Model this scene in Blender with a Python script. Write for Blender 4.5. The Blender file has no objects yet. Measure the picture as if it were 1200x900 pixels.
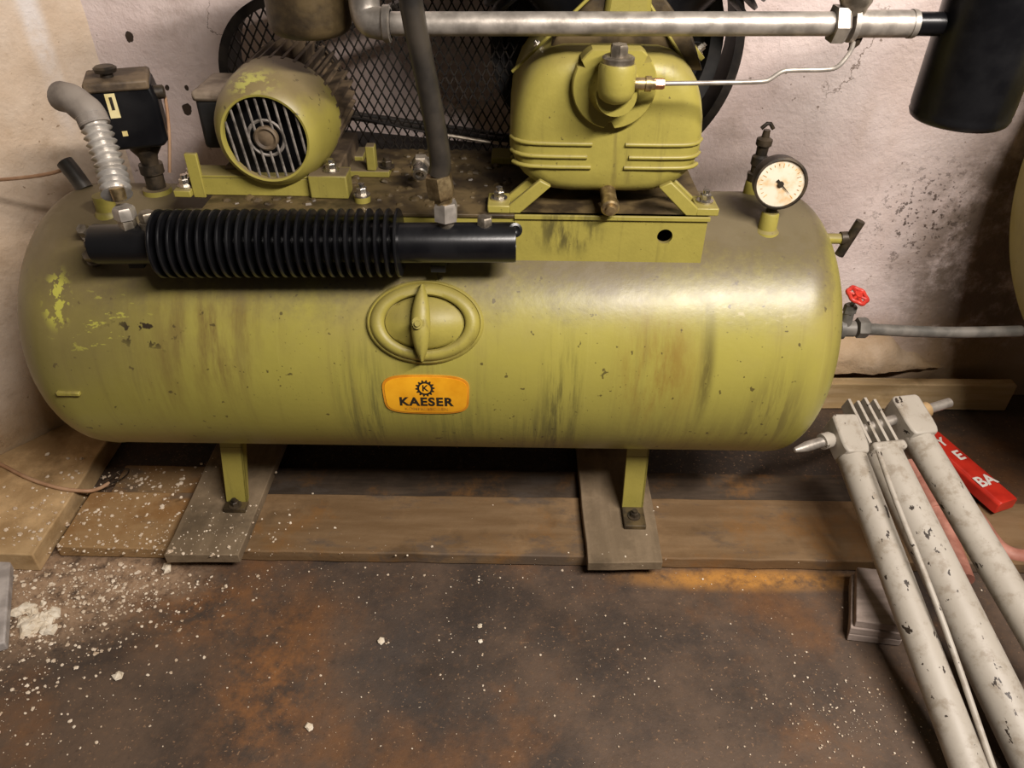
import bpy, bmesh, math, random
from mathutils import Vector, Matrix, Quaternion, noise

C = bpy.context.scene
random.seed(7)

# ------------------------------------------------------------------ camera
CAM = Vector((0.0, -1.285, 1.25))
PITCH, ROLL, FPX = math.radians(36.7), math.radians(0.8), 900.0
FWD = Vector((0, math.cos(PITCH), -math.sin(PITCH)))
_r0 = Vector((1, 0, 0)); _u0 = Vector((0, math.sin(PITCH), math.cos(PITCH)))
RGT = _r0 * math.cos(ROLL) + _u0 * math.sin(ROLL)
UPV = _u0 * math.cos(ROLL) - _r0 * math.sin(ROLL)
cd = bpy.data.cameras.new('camera'); cam = bpy.data.objects.new('camera', cd)
C.collection.objects.link(cam); C.camera = cam
cd.sensor_fit = 'HORIZONTAL'; cd.sensor_width = 36; cd.lens = 36 * FPX / 1200
cd.clip_start = 0.02
cam.matrix_world = Matrix(((RGT.x, UPV.x, -FWD.x, CAM.x), (RGT.y, UPV.y, -FWD.y, CAM.y), (RGT.z, UPV.z, -FWD.z, CAM.z), (0, 0, 0, 1)))

# ------------------------------------------------------------------ light and exposure
w = bpy.data.worlds.new('world'); C.world = w; w.use_nodes = True
w.node_tree.nodes['Background'].inputs[0].default_value = (1.0, 0.86, 0.72, 1)
w.node_tree.nodes['Background'].inputs[1].default_value = 0.04

def area_lamp(name, loc, aim, sx, sy, watts, col):
    ld = bpy.data.lights.new(name, 'AREA'); ld.shape = 'RECTANGLE'; ld.size = sx; ld.size_y = sy
    ld.energy = watts; ld.color = col
    o = bpy.data.objects.new(name, ld); C.collection.objects.link(o)
    o.location = loc
    o.rotation_euler = (Vector(aim) - Vector(loc)).to_track_quat('-Z', 'Y').to_euler()
    return o
area_lamp('ceiling_tube_lamp', (0.95, -1.45, 2.25), (0.1, 0.1, 0.3), 1.25, 0.12, 93, (1.0, 0.915, 0.845))
C.view_settings.view_transform = 'Standard'; C.view_settings.look = 'None'
C.view_settings.gamma = 1; C.view_settings.use_curve_mapping = False
C.view_settings.exposure = 0.0

# ------------------------------------------------------------------ helpers
def ray(px, py):
    return FWD + RGT * ((px - 600) / FPX) - UPV * ((py - 450) / FPX)
def at(px, py, Y):                      # a real point on the vertical plane y = Y
    d = ray(px, py); return CAM + d * ((Y - CAM.y) / d.y)
def atz(px, py, z):                     # a real point on the level plane z
    d = ray(px, py); return CAM + d * ((z - CAM.z) / d.z)

class MB:
    def __init__(s): s.v = []; s.f = []
    def add(s, vs, fs):
        o = len(s.v); s.v += [tuple(p) for p in vs]; s.f += [tuple(i + o for i in f) for f in fs]; return s
    def box(s, x0, x1, y0, y1, z0, z1, m=None):
        vs = [Vector((x, y, z)) for z in (z0, z1) for y in (y0, y1) for x in (x0, x1)]
        if m: vs = [m @ p for p in vs]
        return s.add(vs, [(0, 2, 3, 1), (4, 5, 7, 6), (0, 1, 5, 4), (2, 6, 7, 3), (0, 4, 6, 2), (1, 3, 7, 5)])
    def rings(s, rings, c0=True, c1=True, closed=True):
        n = len(rings[0]); o = len(s.v)
        for r in rings: s.v += [tuple(p) for p in r]
        for i in range(len(rings) - 1):
            for j in range(n if closed else n - 1):
                a = o + i * n + j; b = o + i * n + (j + 1) % n
                s.f.append((a, b, b + n, a + n))
        if c0: s.f.append(tuple(o + j for j in range(n))[::-1])
        if c1: s.f.append(tuple(o + (len(rings) - 1) * n + j for j in range(n)))
        return s
    def lathe(s, p, axis, prof, n=24, c0=True, c1=True, phase=0.0, ref=None):
        a = Vector(axis).normalized(); p = Vector(p)
        h = Vector(ref) if ref else (Vector((0, 0, 1)) if abs(a.z) < 0.9 else Vector((1, 0, 0)))
        u = a.cross(h).normalized(); v = a.cross(u)
        R = [[p + a * t + (u * math.cos(phase + 2 * math.pi * k / n) + v * math.sin(phase + 2 * math.pi * k / n)) * max(r, 1e-5) for k in range(n)] for t, r in prof]
        return s.rings(R, c0, c1)
    def cyl(s, p0, p1, r, r1=None, n=20):
        d = Vector(p1) - Vector(p0)
        return s.lathe(p0, d, [(0, r), (d.length, r if r1 is None else r1)], n)
    def tube(s, pts, r, n=10, smooth=0):
        P = [Vector(p) for p in pts]
        for _ in range(smooth):
            Q = [P[0]]
            for a, b in zip(P, P[1:]): Q += [a.lerp(b, .25), a.lerp(b, .75)]
            P = Q + [P[-1]]
        rr = r if callable(r) else (lambda t: r)
        T = [(P[min(i + 1, len(P) - 1)] - P[max(i - 1, 0)]).normalized() for i in range(len(P))]
        u = T[0].orthogonal().normalized(); R = []
        for i, (p, t) in enumerate(zip(P, T)):
            u = (u - t * u.dot(t)).normalized(); v = t.cross(u); k = rr(i / (len(P) - 1))
            R.append([p + (u * math.cos(2 * math.pi * j / n) + v * math.sin(2 * math.pi * j / n)) * k for j in range(n)])
        return s.rings(R)
    def prism(s, poly, y0, y1):         # polygon in x,z extruded along y
        return s.rings([[Vector((x, y0, z)) for x, z in poly], [Vector((x, y1, z)) for x, z in poly]])
    def prism_z(s, poly, z0, z1):
        return s.rings([[Vector((x, y, z0)) for x, y in poly], [Vector((x, y, z1)) for x, y in poly]])
    def ball(s, c, r, n=12, squash=1):
        return s.lathe(Vector(c) - Vector((0, 0, r * squash)), (0, 0, 1), [(r * squash * (1 - math.cos(math.pi * i / n)), r * math.sin(math.pi * i / n)) for i in range(n + 1)], n * 2)
    def hexn(s, p, axis, r, h, washer=0.0):
        if washer: s.lathe(p, axis, [(0, washer), (h * .25, washer)], 20); p = Vector(p) + Vector(axis).normalized() * h * .25
        return s.lathe(p, axis, [(0, r), (h * .8, r), (h, r * .86)], 6)
    def mesh(s, name, mat, smooth=35):
        me = bpy.data.meshes.new(name); me.from_pydata(s.v, [], s.f)
        bm = bmesh.new(); bm.from_mesh(me); bmesh.ops.recalc_face_normals(bm, faces=bm.faces); bm.to_mesh(me); bm.free()
        me.materials.append(mat)
        if smooth:
            me.shade_smooth(); me.set_sharp_from_angle(angle=math.radians(smooth))
        return me
    def build(s, name, mat, parent=None, smooth=35, bevel=0, label=None, seg=2):
        o = bpy.data.objects.new(name, s.mesh(name, mat, smooth)); C.collection.objects.link(o)
        if parent: attach(o, parent)
        if bevel:
            b = o.modifiers.new('bevel', 'BEVEL'); b.width = bevel; b.segments = seg; b.limit_method = 'ANGLE'; b.angle_limit = math.radians(40)
        if label: o['label'] = label
        return o
def wloc(o):
    p = Vector((0, 0, 0))
    while o: p += o.location; o = o.parent
    return p
def attach(o, parent):                  # vertices are written in scene metres, so undo the parent's place
    o.parent = parent; o.location = -wloc(parent) + o.location
def thing(name, label, cat, loc, group=None):
    o = bpy.data.objects.new(name, None); o.empty_display_size = .05; C.collection.objects.link(o); o.location = loc
    tag(o, label, cat, group); return o
def tag(o, label, cat, group=None, kind=None):
    o['label'] = label; o['category'] = cat
    if group: o['group'] = group
    if kind: o['kind'] = kind
    return o
def structure(name, mb, mat, smooth=35, bevel=0):
    o = mb.build(name, mat, None, smooth, bevel); o['kind'] = 'structure'; return o
def inst(me, name, parent, p, axis=None, up=None):   # shares mesh data, placed in scene metres
    o = bpy.data.objects.new(name, me); C.collection.objects.link(o)
    o.parent = parent; o.location = Vector(p) - wloc(parent)
    if axis is not None: o.rotation_euler = Vector((0, 0, 1)).rotation_difference(Vector(axis).normalized()).to_euler()
    return o

# ------------------------------------------------------------------ materials
class NT:
    def __init__(s, name):
        s.m = bpy.data.materials.new(name); s.m.use_nodes = True
        s.t = s.m.node_tree; s.b = s.t.nodes['Principled BSDF']
        g = s.t.nodes.new('ShaderNodeNewGeometry'); s.pos = g.outputs['Position']; s.nrm = g.outputs['Normal']
        sp = s.t.nodes.new('ShaderNodeSeparateXYZ'); s.t.links.new(s.pos, sp.inputs[0]); s.x, s.y, s.z = sp.outputs
        sn = s.t.nodes.new('ShaderNodeSeparateXYZ'); s.t.links.new(s.nrm, sn.inputs[0]); s.nx, s.ny, s.nz = sn.outputs
    def inp(s, sock, v):
        if isinstance(v, bpy.types.NodeSocket): s.t.links.new(v, sock)
        elif isinstance(v, (tuple, list)): sock.default_value = (*v, 1) if len(v) == 3 and sock.type == 'RGBA' else v
        else: sock.default_value = v
    def op(s, o, a, b=0.0, c=0.0):
        n = s.t.nodes.new('ShaderNodeMath'); n.operation = o
        for i, v in enumerate((a, b, c)): s.inp(n.inputs[i], v)
        return n.outputs[0]
    def mul(s, a, b): return s.op('MULTIPLY', a, b)
    def step(s, v, lo, hi):
        n = s.t.nodes.new('ShaderNodeMapRange'); n.interpolation_type = 'SMOOTHSTEP'
        s.inp(n.inputs[0], v); n.inputs[1].default_value = lo; n.inputs[2].default_value = hi
        if lo > hi: n.inputs[1].default_value, n.inputs[2].default_value, n.inputs[3].default_value, n.inputs[4].default_value = hi, lo, 1, 0
        return n.outputs[0]
    def sc(s, x, y, z, off=(0, 0, 0)):
        n = s.t.nodes.new('ShaderNodeMapping'); s.t.links.new(s.pos, n.inputs[0]); n.inputs[3].default_value = (x, y, z); n.inputs[1].default_value = off
        return n.outputs[0]
    def noise(s, scale, detail=4, rough=.55, vec=None, dist=0):
        n = s.t.nodes.new('ShaderNodeTexNoise'); s.inp(n.inputs['Vector'], vec or s.pos)
        n.inputs['Scale'].default_value = scale; n.inputs['Detail'].default_value = detail; n.inputs['Roughness'].default_value = rough; n.inputs['Distortion'].default_value = dist
        return n.outputs['Fac']
    def voro(s, scale, vec=None, feature='F1'):
        n = s.t.nodes.new('ShaderNodeTexVoronoi'); n.feature = feature; s.inp(n.inputs['Vector'], vec or s.pos); n.inputs['Scale'].default_value = scale
        return n.outputs['Distance']
    def mix(s, f, a, b):
        n = s.t.nodes.new('ShaderNodeMix'); n.data_type = 'RGBA'
        s.inp(n.inputs[0], f); s.inp(n.inputs[6], a); s.inp(n.inputs[7], b); return n.outputs[2]
    def spot(s, c, r, soft=1.0):         # 1 inside an ellipsoid around c, fading to 0 at its rim
        n = s.t.nodes.new('ShaderNodeVectorMath'); n.operation = 'SUBTRACT'; s.t.links.new(s.pos, n.inputs[0]); n.inputs[1].default_value = c
        d = s.t.nodes.new('ShaderNodeVectorMath'); d.operation = 'DIVIDE'; s.t.links.new(n.outputs[0], d.inputs[0]); d.inputs[1].default_value = r
        l = s.t.nodes.new('ShaderNodeVectorMath'); l.operation = 'LENGTH'; s.t.links.new(d.outputs[0], l.inputs[0])
        return s.step(l.outputs['Value'], 1.0, 1.0 - soft)
    def bump(s, h, strength=.3, dist=.002):
        n = s.t.nodes.new('ShaderNodeBump'); s.inp(n.inputs['Height'], h); n.inputs['Strength'].default_value = strength; n.inputs['Distance'].default_value = dist
        s.t.links.new(n.outputs[0], s.b.inputs['Normal'])
    def out(s, col, rough=.5, metal=0.0, spec=.5):
        s.inp(s.b.inputs['Base Color'], col); s.inp(s.b.inputs['Roughness'], rough); s.inp(s.b.inputs['Metallic'], metal); s.b.inputs['Specular IOR Level'].default_value = spec
        return s.m

def simple(name, a, b, scale=30, rough=.5, metal=0, bump=0.0, lo=.35, hi=.65, spec=.5, detail=5):
    n = NT(name); f = n.step(n.noise(scale, detail), lo, hi)
    if bump: n.bump(n.noise(scale * 4, 4), bump, .0015)
    return n.out(n.mix(f, a, b), rough, metal, spec)

OLIVE = (.345, .295, .062)
def olive_paint(name, grime=.35, dust=.6, rough=.42, dk=1.0):
    n = NT(name)
    v = n.noise(30, 8, .7); c = n.mix(v, tuple(k * .78 * dk for k in OLIVE), tuple(k * 1.15 * dk for k in OLIVE))
    st = n.step(n.noise(1.0, 4, .6, n.sc(45, 45, 3)), .58, .75)
    c = n.mix(n.mul(st, grime), c, (.10, .075, .03))
    d = n.mul(n.step(n.op('ADD', n.nz, n.mul(n.op('SUBTRACT', n.noise(9, 5), .5), 1.2)), .30, .85), dust)
    c = n.mix(d, c, (.13, .095, .05))
    oil = n.mul(n.spot((.085, -.145, .71), (.075, .04, .06), .7), n.step(n.noise(1.0, 5, .65, n.sc(55, 20, 12)), .38, .60))
    c = n.mix(n.mul(oil, .85), c, (.065, .055, .022))
    sp = n.step(n.noise(160, 2), .70, .76)
    c = n.mix(n.mul(sp, .7), c, (.05, .035, .02))
    n.bump(n.noise(190, 4, .6), .25, .0012)
    return n.out(c, n.op('ADD', n.mul(d, .35), rough))

def cover_paint():
    n = NT('dusty_cover_paint')
    c = n.mix(n.noise(20, 5), tuple(k * .85 for k in OLIVE), tuple(k * 1.1 for k in OLIVE))
    d = n.step(n.op('ADD', n.nz, n.mul(n.op('SUBTRACT', n.noise(14, 6, .65), .5), 1.0)), .10, .72)
    c = n.mix(n.mul(d, .85), c, n.mix(n.noise(25, 5), (.14, .10, .055), (.24, .185, .10)))
    k = n.mul(n.spot((-.405, -.075, .915), (.060, .06, .024), .8), n.step(n.noise(48, 5, .65, n.sc(1, 1, 2)), .46, .54))
    c = n.mix(k, c, (.42, .40, .10))
    c = n.mix(n.mul(n.step(n.noise(60, 3), .66, .70), .8), c, (.06, .045, .02))
    n.bump(n.noise(70, 4), .15, .001)
    return n.out(c, .45)

def tank_paint():
    n = NT('olive_tank_paint')
    v = n.noise(6, 6, .6); c = n.mix(v, (.275, .243, .048), (.385, .340, .070))
    # brush-like vertical unevenness and runs
    run = n.noise(1.0, 5, .65, n.sc(38, 2.2, 2.2))
    c = n.mix(n.mul(n.step(run, .50, .78), .55), c, (.17, .13, .04))
    c = n.mix(n.mul(n.step(n.noise(1.0, 4, .6, n.sc(70, 2, 2, (3, 0, 0))), .6, .78), .35), c, (.47, .43, .11))
    wash = n.mul(n.step(n.noise(3.2, 7, .65), .40, .72), n.step(n.op('ADD', n.z, n.mul(n.noise(9, 5), .12)), .42, .70))
    c = n.mix(n.mul(wash, .55), c, (.25, .195, .085))
    # oil and rust runs with a place of their own
    def band(cx, cz, rx, rz, colr, amt, f=60, lo=.42, hi=.62, seed=0):
        nonlocal c
        m = n.mul(n.spot((cx, -.22, cz), (rx, .3, rz)), n.step(n.noise(1.0, 5, .7, n.sc(f, 5, 5, (seed, 0, seed))), lo, hi))
        c = n.mix(n.mul(m, amt), c, colr)
    band(.085, .40, .055, .24, (.055, .05, .02), .85)
    band(.06, .34, .10, .14, (.09, .08, .03), .7, 90, seed=4)
    band(-.25, .40, .07, .22, (.08, .08, .03), .75, 80, seed=9)
    band(-.10, .36, .12, .12, (.10, .10, .03), .45, 90, seed=2)
    band(.24, .50, .10, .16, (.20, .095, .020), .95, 22, .35, .7, 5)
    band(-.50, .55, .16, .18, (.14, .085, .03), .95, 26, .35, .7, 7)
    band(-.60, .47, .12, .14, (.17, .11, .03), .6, 40, .4, .7, 1)
    band(.325, .50, .018, .15, (.08, .06, .02), .8, 30, .3, .5, 8)
    band(.45, .40, .08, .16, (.14, .11, .035), .8, 60, seed=3)
    band(.28, .36, .20, .10, (.20, .16, .04), .5, 60, seed=11)
    scf = n.mul(n.spot((.40, -.2, .61), (.10, .2, .045), .7), n.step(n.noise(1, 4, .6, n.sc(60, 60, 160)), .60, .66))
    c = n.mix(n.mul(scf, .6), c, (.55, .48, .28))
    # small dark chips
    ch = n.op('MAXIMUM', n.step(n.noise(75, 2, .5), .69, .73), n.mul(n.step(n.noise(210, 2, .5), .70, .74), n.step(n.noise(5, 3), .45, .6)))
    c = n.mix(n.mul(ch, .75), c, (.05, .035, .015))
    # dust lying on the top
    up = n.op('ADD', n.op('ADD', n.nz, n.mul(n.op('SUBTRACT', n.noise(5, 6, .65), .5), .65)), n.mul(n.op('SUBTRACT', n.noise(70, 5, .75), .5), .28))
    d = n.step(up, .46, .86)
    dcol = n.mix(n.noise(10, 5), (.085, .065, .038), (.155, .122, .080))
    c = n.mix(n.mul(d, .90), c, dcol)
    # brown film on the far end away from the lamp side, scraped through to bright paint and dark primer
    film = n.mul(n.step(n.x, -.45, -.75), n.step(n.op('ADD', n.z, n.mul(n.noise(6, 5), .12)), .42, .60))
    c = n.mix(n.mul(film, .70), c, n.mix(n.noise(12, 6, .7), (.085, .062, .030), (.165, .125, .060)))
    scr = n.mul(n.spot((-.748, -.2, .598), (.030, .25, .050), .6), n.step(n.noise(38, 4, .6, n.sc(1, 1, .6)), .50, .53))
    scr2 = n.mul(n.spot((-.67, -.2, .56), (.12, .25, .070), .7), n.step(n.noise(1, 4, .6, n.sc(34, 80, 80)), .60, .64))
    c = n.mix(n.op('MAXIMUM', scr, n.mul(scr2, .8)), c, (.42, .40, .07))
    dk = n.mul(n.spot((-.60, -.2, .56), (.09, .25, .045), .7), n.step(n.noise(42, 3), .60, .64))
    c = n.mix(dk, c, (.035, .025, .015))
    n.bump(n.op('ADD', n.noise(90, 3), n.mul(n.noise(6, 2), 1.5)), .14, .0015)
    r = n.op('ADD', n.mul(n.step(up, .80, 1.0), .25), n.op('ADD', .29, n.mul(n.noise(20, 4), .16)))
    return n.out(c, r, 0, .5)

def wall_mat(name, a, b, dirt, warm):
    n = NT(name)
    c = n.mix(n.step(n.noise(3.2, 6, .62), .3, .7), a, b)
    c = n.mix(n.mul(n.step(n.noise(1, 5, .6, n.sc(9, 9, 2.2)), .5, .8), .35), c, warm)
    sp = n.step(n.noise(55, 3, .6), .69, .73)
    c = n.mix(n.mul(sp, .75), c, dirt)
    # corner shadow painted in along with soot; damp stains at the foot
    sooty_shade = n.mul(n.spot((1.16, .38, .40), (.30, .3, .50), .6), n.step(n.noise(12, 6, .7), .25, .55))
    c = n.mix(n.mul(sooty_shade, .85), c, (.10, .068, .036))
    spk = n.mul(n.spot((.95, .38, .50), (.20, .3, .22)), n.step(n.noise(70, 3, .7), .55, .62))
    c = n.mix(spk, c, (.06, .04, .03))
    pale_streak = n.mul(n.mul(n.spot((-.93, .305, .95), (.03, .03, .40), .8), n.step(n.noise(14, 5, .6), .3, .6)), .8)  # pale upright streak on the wall near the corner
    c = n.mix(pale_streak, c, (.80, .76, .74))
    c = n.mix(n.mul(n.step(n.noise(7, 7, .7, n.sc(1, 1, 1, (5, 1, 2))), .52, .70), .40), c, tuple(k * .62 for k in warm))
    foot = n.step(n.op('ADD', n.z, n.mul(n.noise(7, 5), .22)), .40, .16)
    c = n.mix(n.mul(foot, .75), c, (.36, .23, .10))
    for p, r in (((-.705, .38, .73), .016), ((-.735, .38, .775), .008), ((-.695, .38, .775), .007), ((-.785, .38, .875), .014), ((-.62, .38, .70), .008)):
        k = n.step(n.op('ADD', n.spot(p, (r, .05, r * 1.3)), n.mul(n.op('SUBTRACT', n.noise(90, 3), .5), .7)), .3, .4)
        c = n.mix(k, c, (.05, .035, .025))
    crk = n.step(n.op('ABSOLUTE', n.op('SUBTRACT', n.noise(4.5, 7, .6), .5)), .007, .001)
    c = n.mix(n.mul(n.mul(crk, n.step(n.noise(3, 3), .52, .60)), .8), c, dirt)
    n.bump(n.op('ADD', n.noise(28, 6, .65), n.mul(n.noise(95, 4, .65), .5)), .6, .007)
    return n.out(c, .85, 0, .25)

def floor_mat():
    n = NT('oily_rusty_floor')
    a = n.mix(n.step(n.noise(4, 7, .65), .35, .65), (.046, .034, .027), (.112, .074, .050))
    rust = n.step(n.noise(3.1, 7, .65, n.sc(1, 1, 1, (2.2, .4, 0))), .50, .68)
    a = n.mix(n.mul(rust, .8), a, (.17, .078, .030))
    rp = n.op('MAXIMUM', n.spot((-.42, -.50, 0), (.16, .28, .2)), n.mul(n.spot((-.60, -.35, 0), (.28, .15, .2)), .8))
    a = n.mix(n.mul(rp, n.step(n.noise(20, 8, .75), .36, .66)), a, (.24, .105, .036))
    gy = n.mul(n.spot((-.20, -.45, 0), (.22, .22, .2)), n.step(n.noise(6, 6, .6), .35, .6))
    a = n.mix(n.mul(gy, .8), a, (.066, .052, .044))
    oil = n.mul(n.spot((-.05, .14, 0), (1.35, .26, .2), .5), n.step(n.noise(5, 5, .6), .15, .45))  # shade under the tank painted in near black over the oil
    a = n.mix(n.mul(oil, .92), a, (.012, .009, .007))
    # sandy mortar dust by the wall side, rust meal along the sill
    sand = n.mul(n.op('MAXIMUM', n.spot((-.98, -.33, 0), (.36, .19, .2), .7), n.mul(n.spot((-.80, -.28, 0), (.26, .10, .2), .7), 1.0)), n.step(n.noise(26, 8, .78), .34, .56))
    a = n.mix(sand, a, n.mix(n.noise(90, 5, .7), (.20, .115, .055), (.52, .37, .25)))
    meal = n.mul(n.mul(n.spot((.48, -.262, 0), (.34, .040, .1), .8), n.step(n.noise(24, 6, .7), .25, .6)), .95)
    a = n.mix(meal, a, (.50, .235, .050))
    spk = n.step(n.noise(190, 2, .5), .67, .72)
    a = n.mix(n.mul(spk, .7), a, (.30, .18, .10))
    fine = n.noise(70, 8, .8)
    a = n.mix(n.mul(n.step(fine, .52, .72), .45), a, (.20, .11, .055))
    a = n.mix(n.mul(n.step(fine, .46, .30), .5), a, (.028, .020, .015))
    n.bump(n.op('ADD', n.noise(14, 6, .6), n.mul(n.noise(90, 4, .7), .6)), .35, .004)
    return n.out(a, n.op('ADD', .42, n.mul(n.noise(9, 5), .35)), 0, .45)

def timber(name, a, b, sc=(4, 60, 60), rough=.75, dustamt=.4, sandy=False):
    n = NT(name)
    g = n.noise(1.0, 6, .6, n.sc(*sc)); c = n.mix(n.step(g, .35, .68), a, b)
    c = n.mix(n.mul(n.step(n.noise(9, 6, .7), .5, .7), dustamt), c, tuple(min(1, k * 1.7) for k in b))
    c = n.mix(n.mul(n.step(n.noise(7, 5, .6, n.sc(1, 1, 1, (4, 2, 1))), .55, .72), .6), c, tuple(k * .4 for k in a))
    if sandy:     # mortar dust on the end by the stained wall, rust patches, an oily stretch
        c = n.mix(n.mul(n.step(n.op('ADD', n.x, n.mul(n.noise(10, 5), .2)), -.54, -.66), .9 if a[0] > .1 else .65), c, n.mix(n.noise(30, 6, .7), (.24, .14, .055), (.42, .27, .13)))
        c = n.mix(n.mul(n.step(n.noise(5, 6, .7, n.sc(1, 1, 1, (7, 0, 0))), .50, .66), .7), c, (.22, .105, .030))
        c = n.mix(n.mul(n.step(n.noise(5, 6, .7, n.sc(1, 2, 1, (3, 5, 0))), .52, .66), .7), c, (.085, .068, .055))
    n.bump(n.op('ADD', g, n.noise(60, 4, .7)), .35, .003)
    return n.out(c, rough, 0, .3)

M = {}
M['tank'] = tank_paint()
M['olive'] = olive_paint('olive_paint')
M['cover'] = cover_paint()
M['olive_clean'] = olive_paint('olive_paint_wiped', .4, .32)
M['olive_dirty_shade'] = olive_paint('olive_paint_greasy_shade', .6, 1.0, .5, .85)
M['oil_grime'] = simple('oily_grime', (.030, .020, .010), (.115, .080, .035), 22, .5, 0, .5)
M['black'] = simple('black_enamel', (.004, .004, .005), (.009, .009, .010), 20, .30, 0, .1, spec=.35)
M['black_matt'] = simple('dull_black_paint', (.012, .012, .012), (.026, .024, .022), 26, .55, 0, .15)
M['rubber'] = simple('black_rubber_hose', (.016, .014, .012), (.045, .037, .028), 14, .42, 0, .1)
M['dust_lid'] = simple('dusty_brown_lid', (.13, .095, .065), (.26, .205, .15), 30, .6, 0, .2)
M['rubber_grey'] = simple('grey_rubber', (.13, .11, .095), (.26, .225, .19), 20, .6, 0, .2)
M['steel'] = simple('galvanised_steel', (.30, .27, .235), (.50, .455, .40), 40, .46, .6, .15)
M['steel_dull'] = simple('dull_fitting_steel', (.20, .17, .13), (.48, .42, .34), 50, .42, .8, .2)
M['chrome'] = simple('bright_bolt_steel', (.50, .46, .40), (.75, .70, .62), 60, .25, .95)
M['flex'] = simple('bright_corrugated_steel', (.52, .49, .45), (.72, .69, .64), 40, .33, .55)
M['brass'] = simple('dirty_brass', (.20, .14, .07), (.50, .38, .20), 60, .38, .8, .2)
M['copper'] = simple('copper_nut', (.35, .16, .09), (.55, .28, .16), 60, .35, .85)
M['dark_metal'] = simple('dark_greasy_metal', (.018, .014, .010), (.075, .055, .034), 35, .5, .3, .3)
M['fins'] = simple('dusty_motor_fins', (.045, .030, .018), (.15, .105, .060), 25, .65, 0, .3)
M['mesh'] = simple('dark_guard_steel', (.012, .010, .009), (.035, .028, .022), 30, .5, .4)
M['grille'] = simple('dusty_grille_bars', (.09, .078, .065), (.26, .23, .20), 60, .55, .2)
M['grey_pipe'] = simple('grey_painted_pipe', (.090, .085, .075), (.17, .155, .135), 25, .5, .1, .15)
M['red'] = simple('red_wheel_paint', (.42, .025, .018), (.60, .05, .03), 40, .4)
M['red_tool'] = simple('red_tool_paint', (.45, .022, .012), (.62, .035, .018), 20, .38, 0, .05)
M['pink'] = simple('faded_pink_paint', (.33, .13, .09), (.50, .23, .17), 25, .6, 0, .2)
M['white'] = simple('white_lettering', (.70, .66, .60), (.82, .78, .72), 30, .5)
M['ink'] = simple('black_printing_ink', (.012, .010, .008), (.03, .022, .012), 80, .5)
M['ink_worn'] = simple('worn_brown_ink', (.30, .13, .015), (.70, .36, .03), 90, .5)
M['badge'] = simple('orange_yellow_enamel', (.68, .28, .008), (.88, .43, .018), 12, .35)
M['badge_rim'] = simple('badge_edge_orange', (.55, .20, .01), (.70, .30, .02), 30, .4)
M['yellow_label'] = simple('pale_yellow_label', (.62, .50, .20), (.78, .68, .36), 40, .5)
M['crumb'] = simple('plaster_crumbs', (.50, .38, .26), (.80, .70, .56), 60, .9)
M['chunk'] = simple('pale_plaster', (.62, .52, .38), (.82, .75, .62), 50, .9, 0, .5)
M['stick'] = simple('weathered_grey_batten', (.30, .27, .25), (.48, .44, .41), 25, .8, 0, .3)
M['cable'] = simple('tan_cable_sheath', (.36, .20, .11), (.48, .30, .18), 20, .55)
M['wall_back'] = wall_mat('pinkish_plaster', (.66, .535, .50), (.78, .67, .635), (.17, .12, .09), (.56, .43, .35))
M['wall_left'] = wall_mat('warm_stained_plaster', (.58, .44, .31), (.75, .63, .51), (.20, .12, .06), (.46, .30, .16))
M['floor'] = floor_mat()
M['sill'] = timber('brown_sill_timber', (.155, .092, .042), (.205, .130, .066), (4, 30, 30), .75, .25, True)
M['sill_pale'] = timber('sandy_sill_timber', (.33, .21, .095), (.48, .33, .17), (12, 10, 20), .85, .4)
M['plank'] = timber('grey_foot_plank', (.160, .116, .070), (.215, .158, .098), (30, 4, 30), .8, .3)
M['dark_board'] = timber('dark_soaked_board', (.045, .032, .022), (.085, .060, .040), (5, 40, 40), .7, .3, True)
M['tan_board'] = timber('tan_skirting_board', (.50, .34, .16), (.62, .45, .25), (5, 60, 60), .8, .4)
M['block'] = timber('grey_wood_offcut', (.24, .19, .16), (.36, .29, .25), (5, 60, 60), .85, .4)
def chipped_white():
    n = NT('chipped_cream_paint')
    c = n.mix(n.noise(8, 5), (.36, .32, .265), (.50, .46, .395))
    c = n.mix(n.mul(n.step(n.noise(30, 6, .7), .48, .68), .6), c, (.22, .17, .115))
    k = n.step(n.noise(1, 4, .6, n.sc(55, 24, 55)), .635, .655)
    c = n.mix(k, c, (.035, .025, .018))
    n.bump(n.op('SUBTRACT', n.noise(60, 3), k), .25, .0015)
    return n.out(c, .5)
M['cream'] = chipped_white()
def dial_mat():
    n = NT('stained_dial_face')
    c = n.mix(n.step(n.noise(40, 5), .45, .75), (.78, .70, .55), (.66, .42, .18))
    return n.out(c, .35)
M['dial'] = dial_mat()

# ------------------------------------------------------------------ setting
def rough_sheet(name, pts, z0, z1, mat, step=.018, amp=.006):
    """a plaster wall that follows a plan line, with real lumps and hollows"""
    L = [Vector((*p, 0)) for p in pts]; S = []
    for a, b in zip(L, L[1:]):
        n_ = max(1, int((b - a).length / step)); S += [a.lerp(b, i / n_) for i in range(n_)]
    S.append(L[-1]); nz = int((z1 - z0) / step); m = MB(); rows = []
    for j in range(nz + 1):
        z = z0 + (z1 - z0) * j / nz; r = []
        for i, p in enumerate(S):
            t = (S[min(i + 1, len(S) - 1)] - S[max(i - 1, 0)]).normalized(); nrm = Vector((t.y, -t.x, 0))
            q = Vector((p.x, p.y, z))
            d = noise.fractal(q * 7, .8, 2.1, 5) * amp + noise.noise(q * 2.2) * amp * 1.5
            r.append(q + nrm * d)
        rows.append(r)
    m.rings(rows, False, False, closed=False)
    o = structure(name, m, mat, 60); return o
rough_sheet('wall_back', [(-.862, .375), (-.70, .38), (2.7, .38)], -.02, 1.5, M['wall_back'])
rough_sheet('wall_left', [(-1.62, -.50), (-1.16, .05), (-1.10, .115), (-.862, .375)], -.02, 1.5, M['wall_left'], .018, .009)
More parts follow.
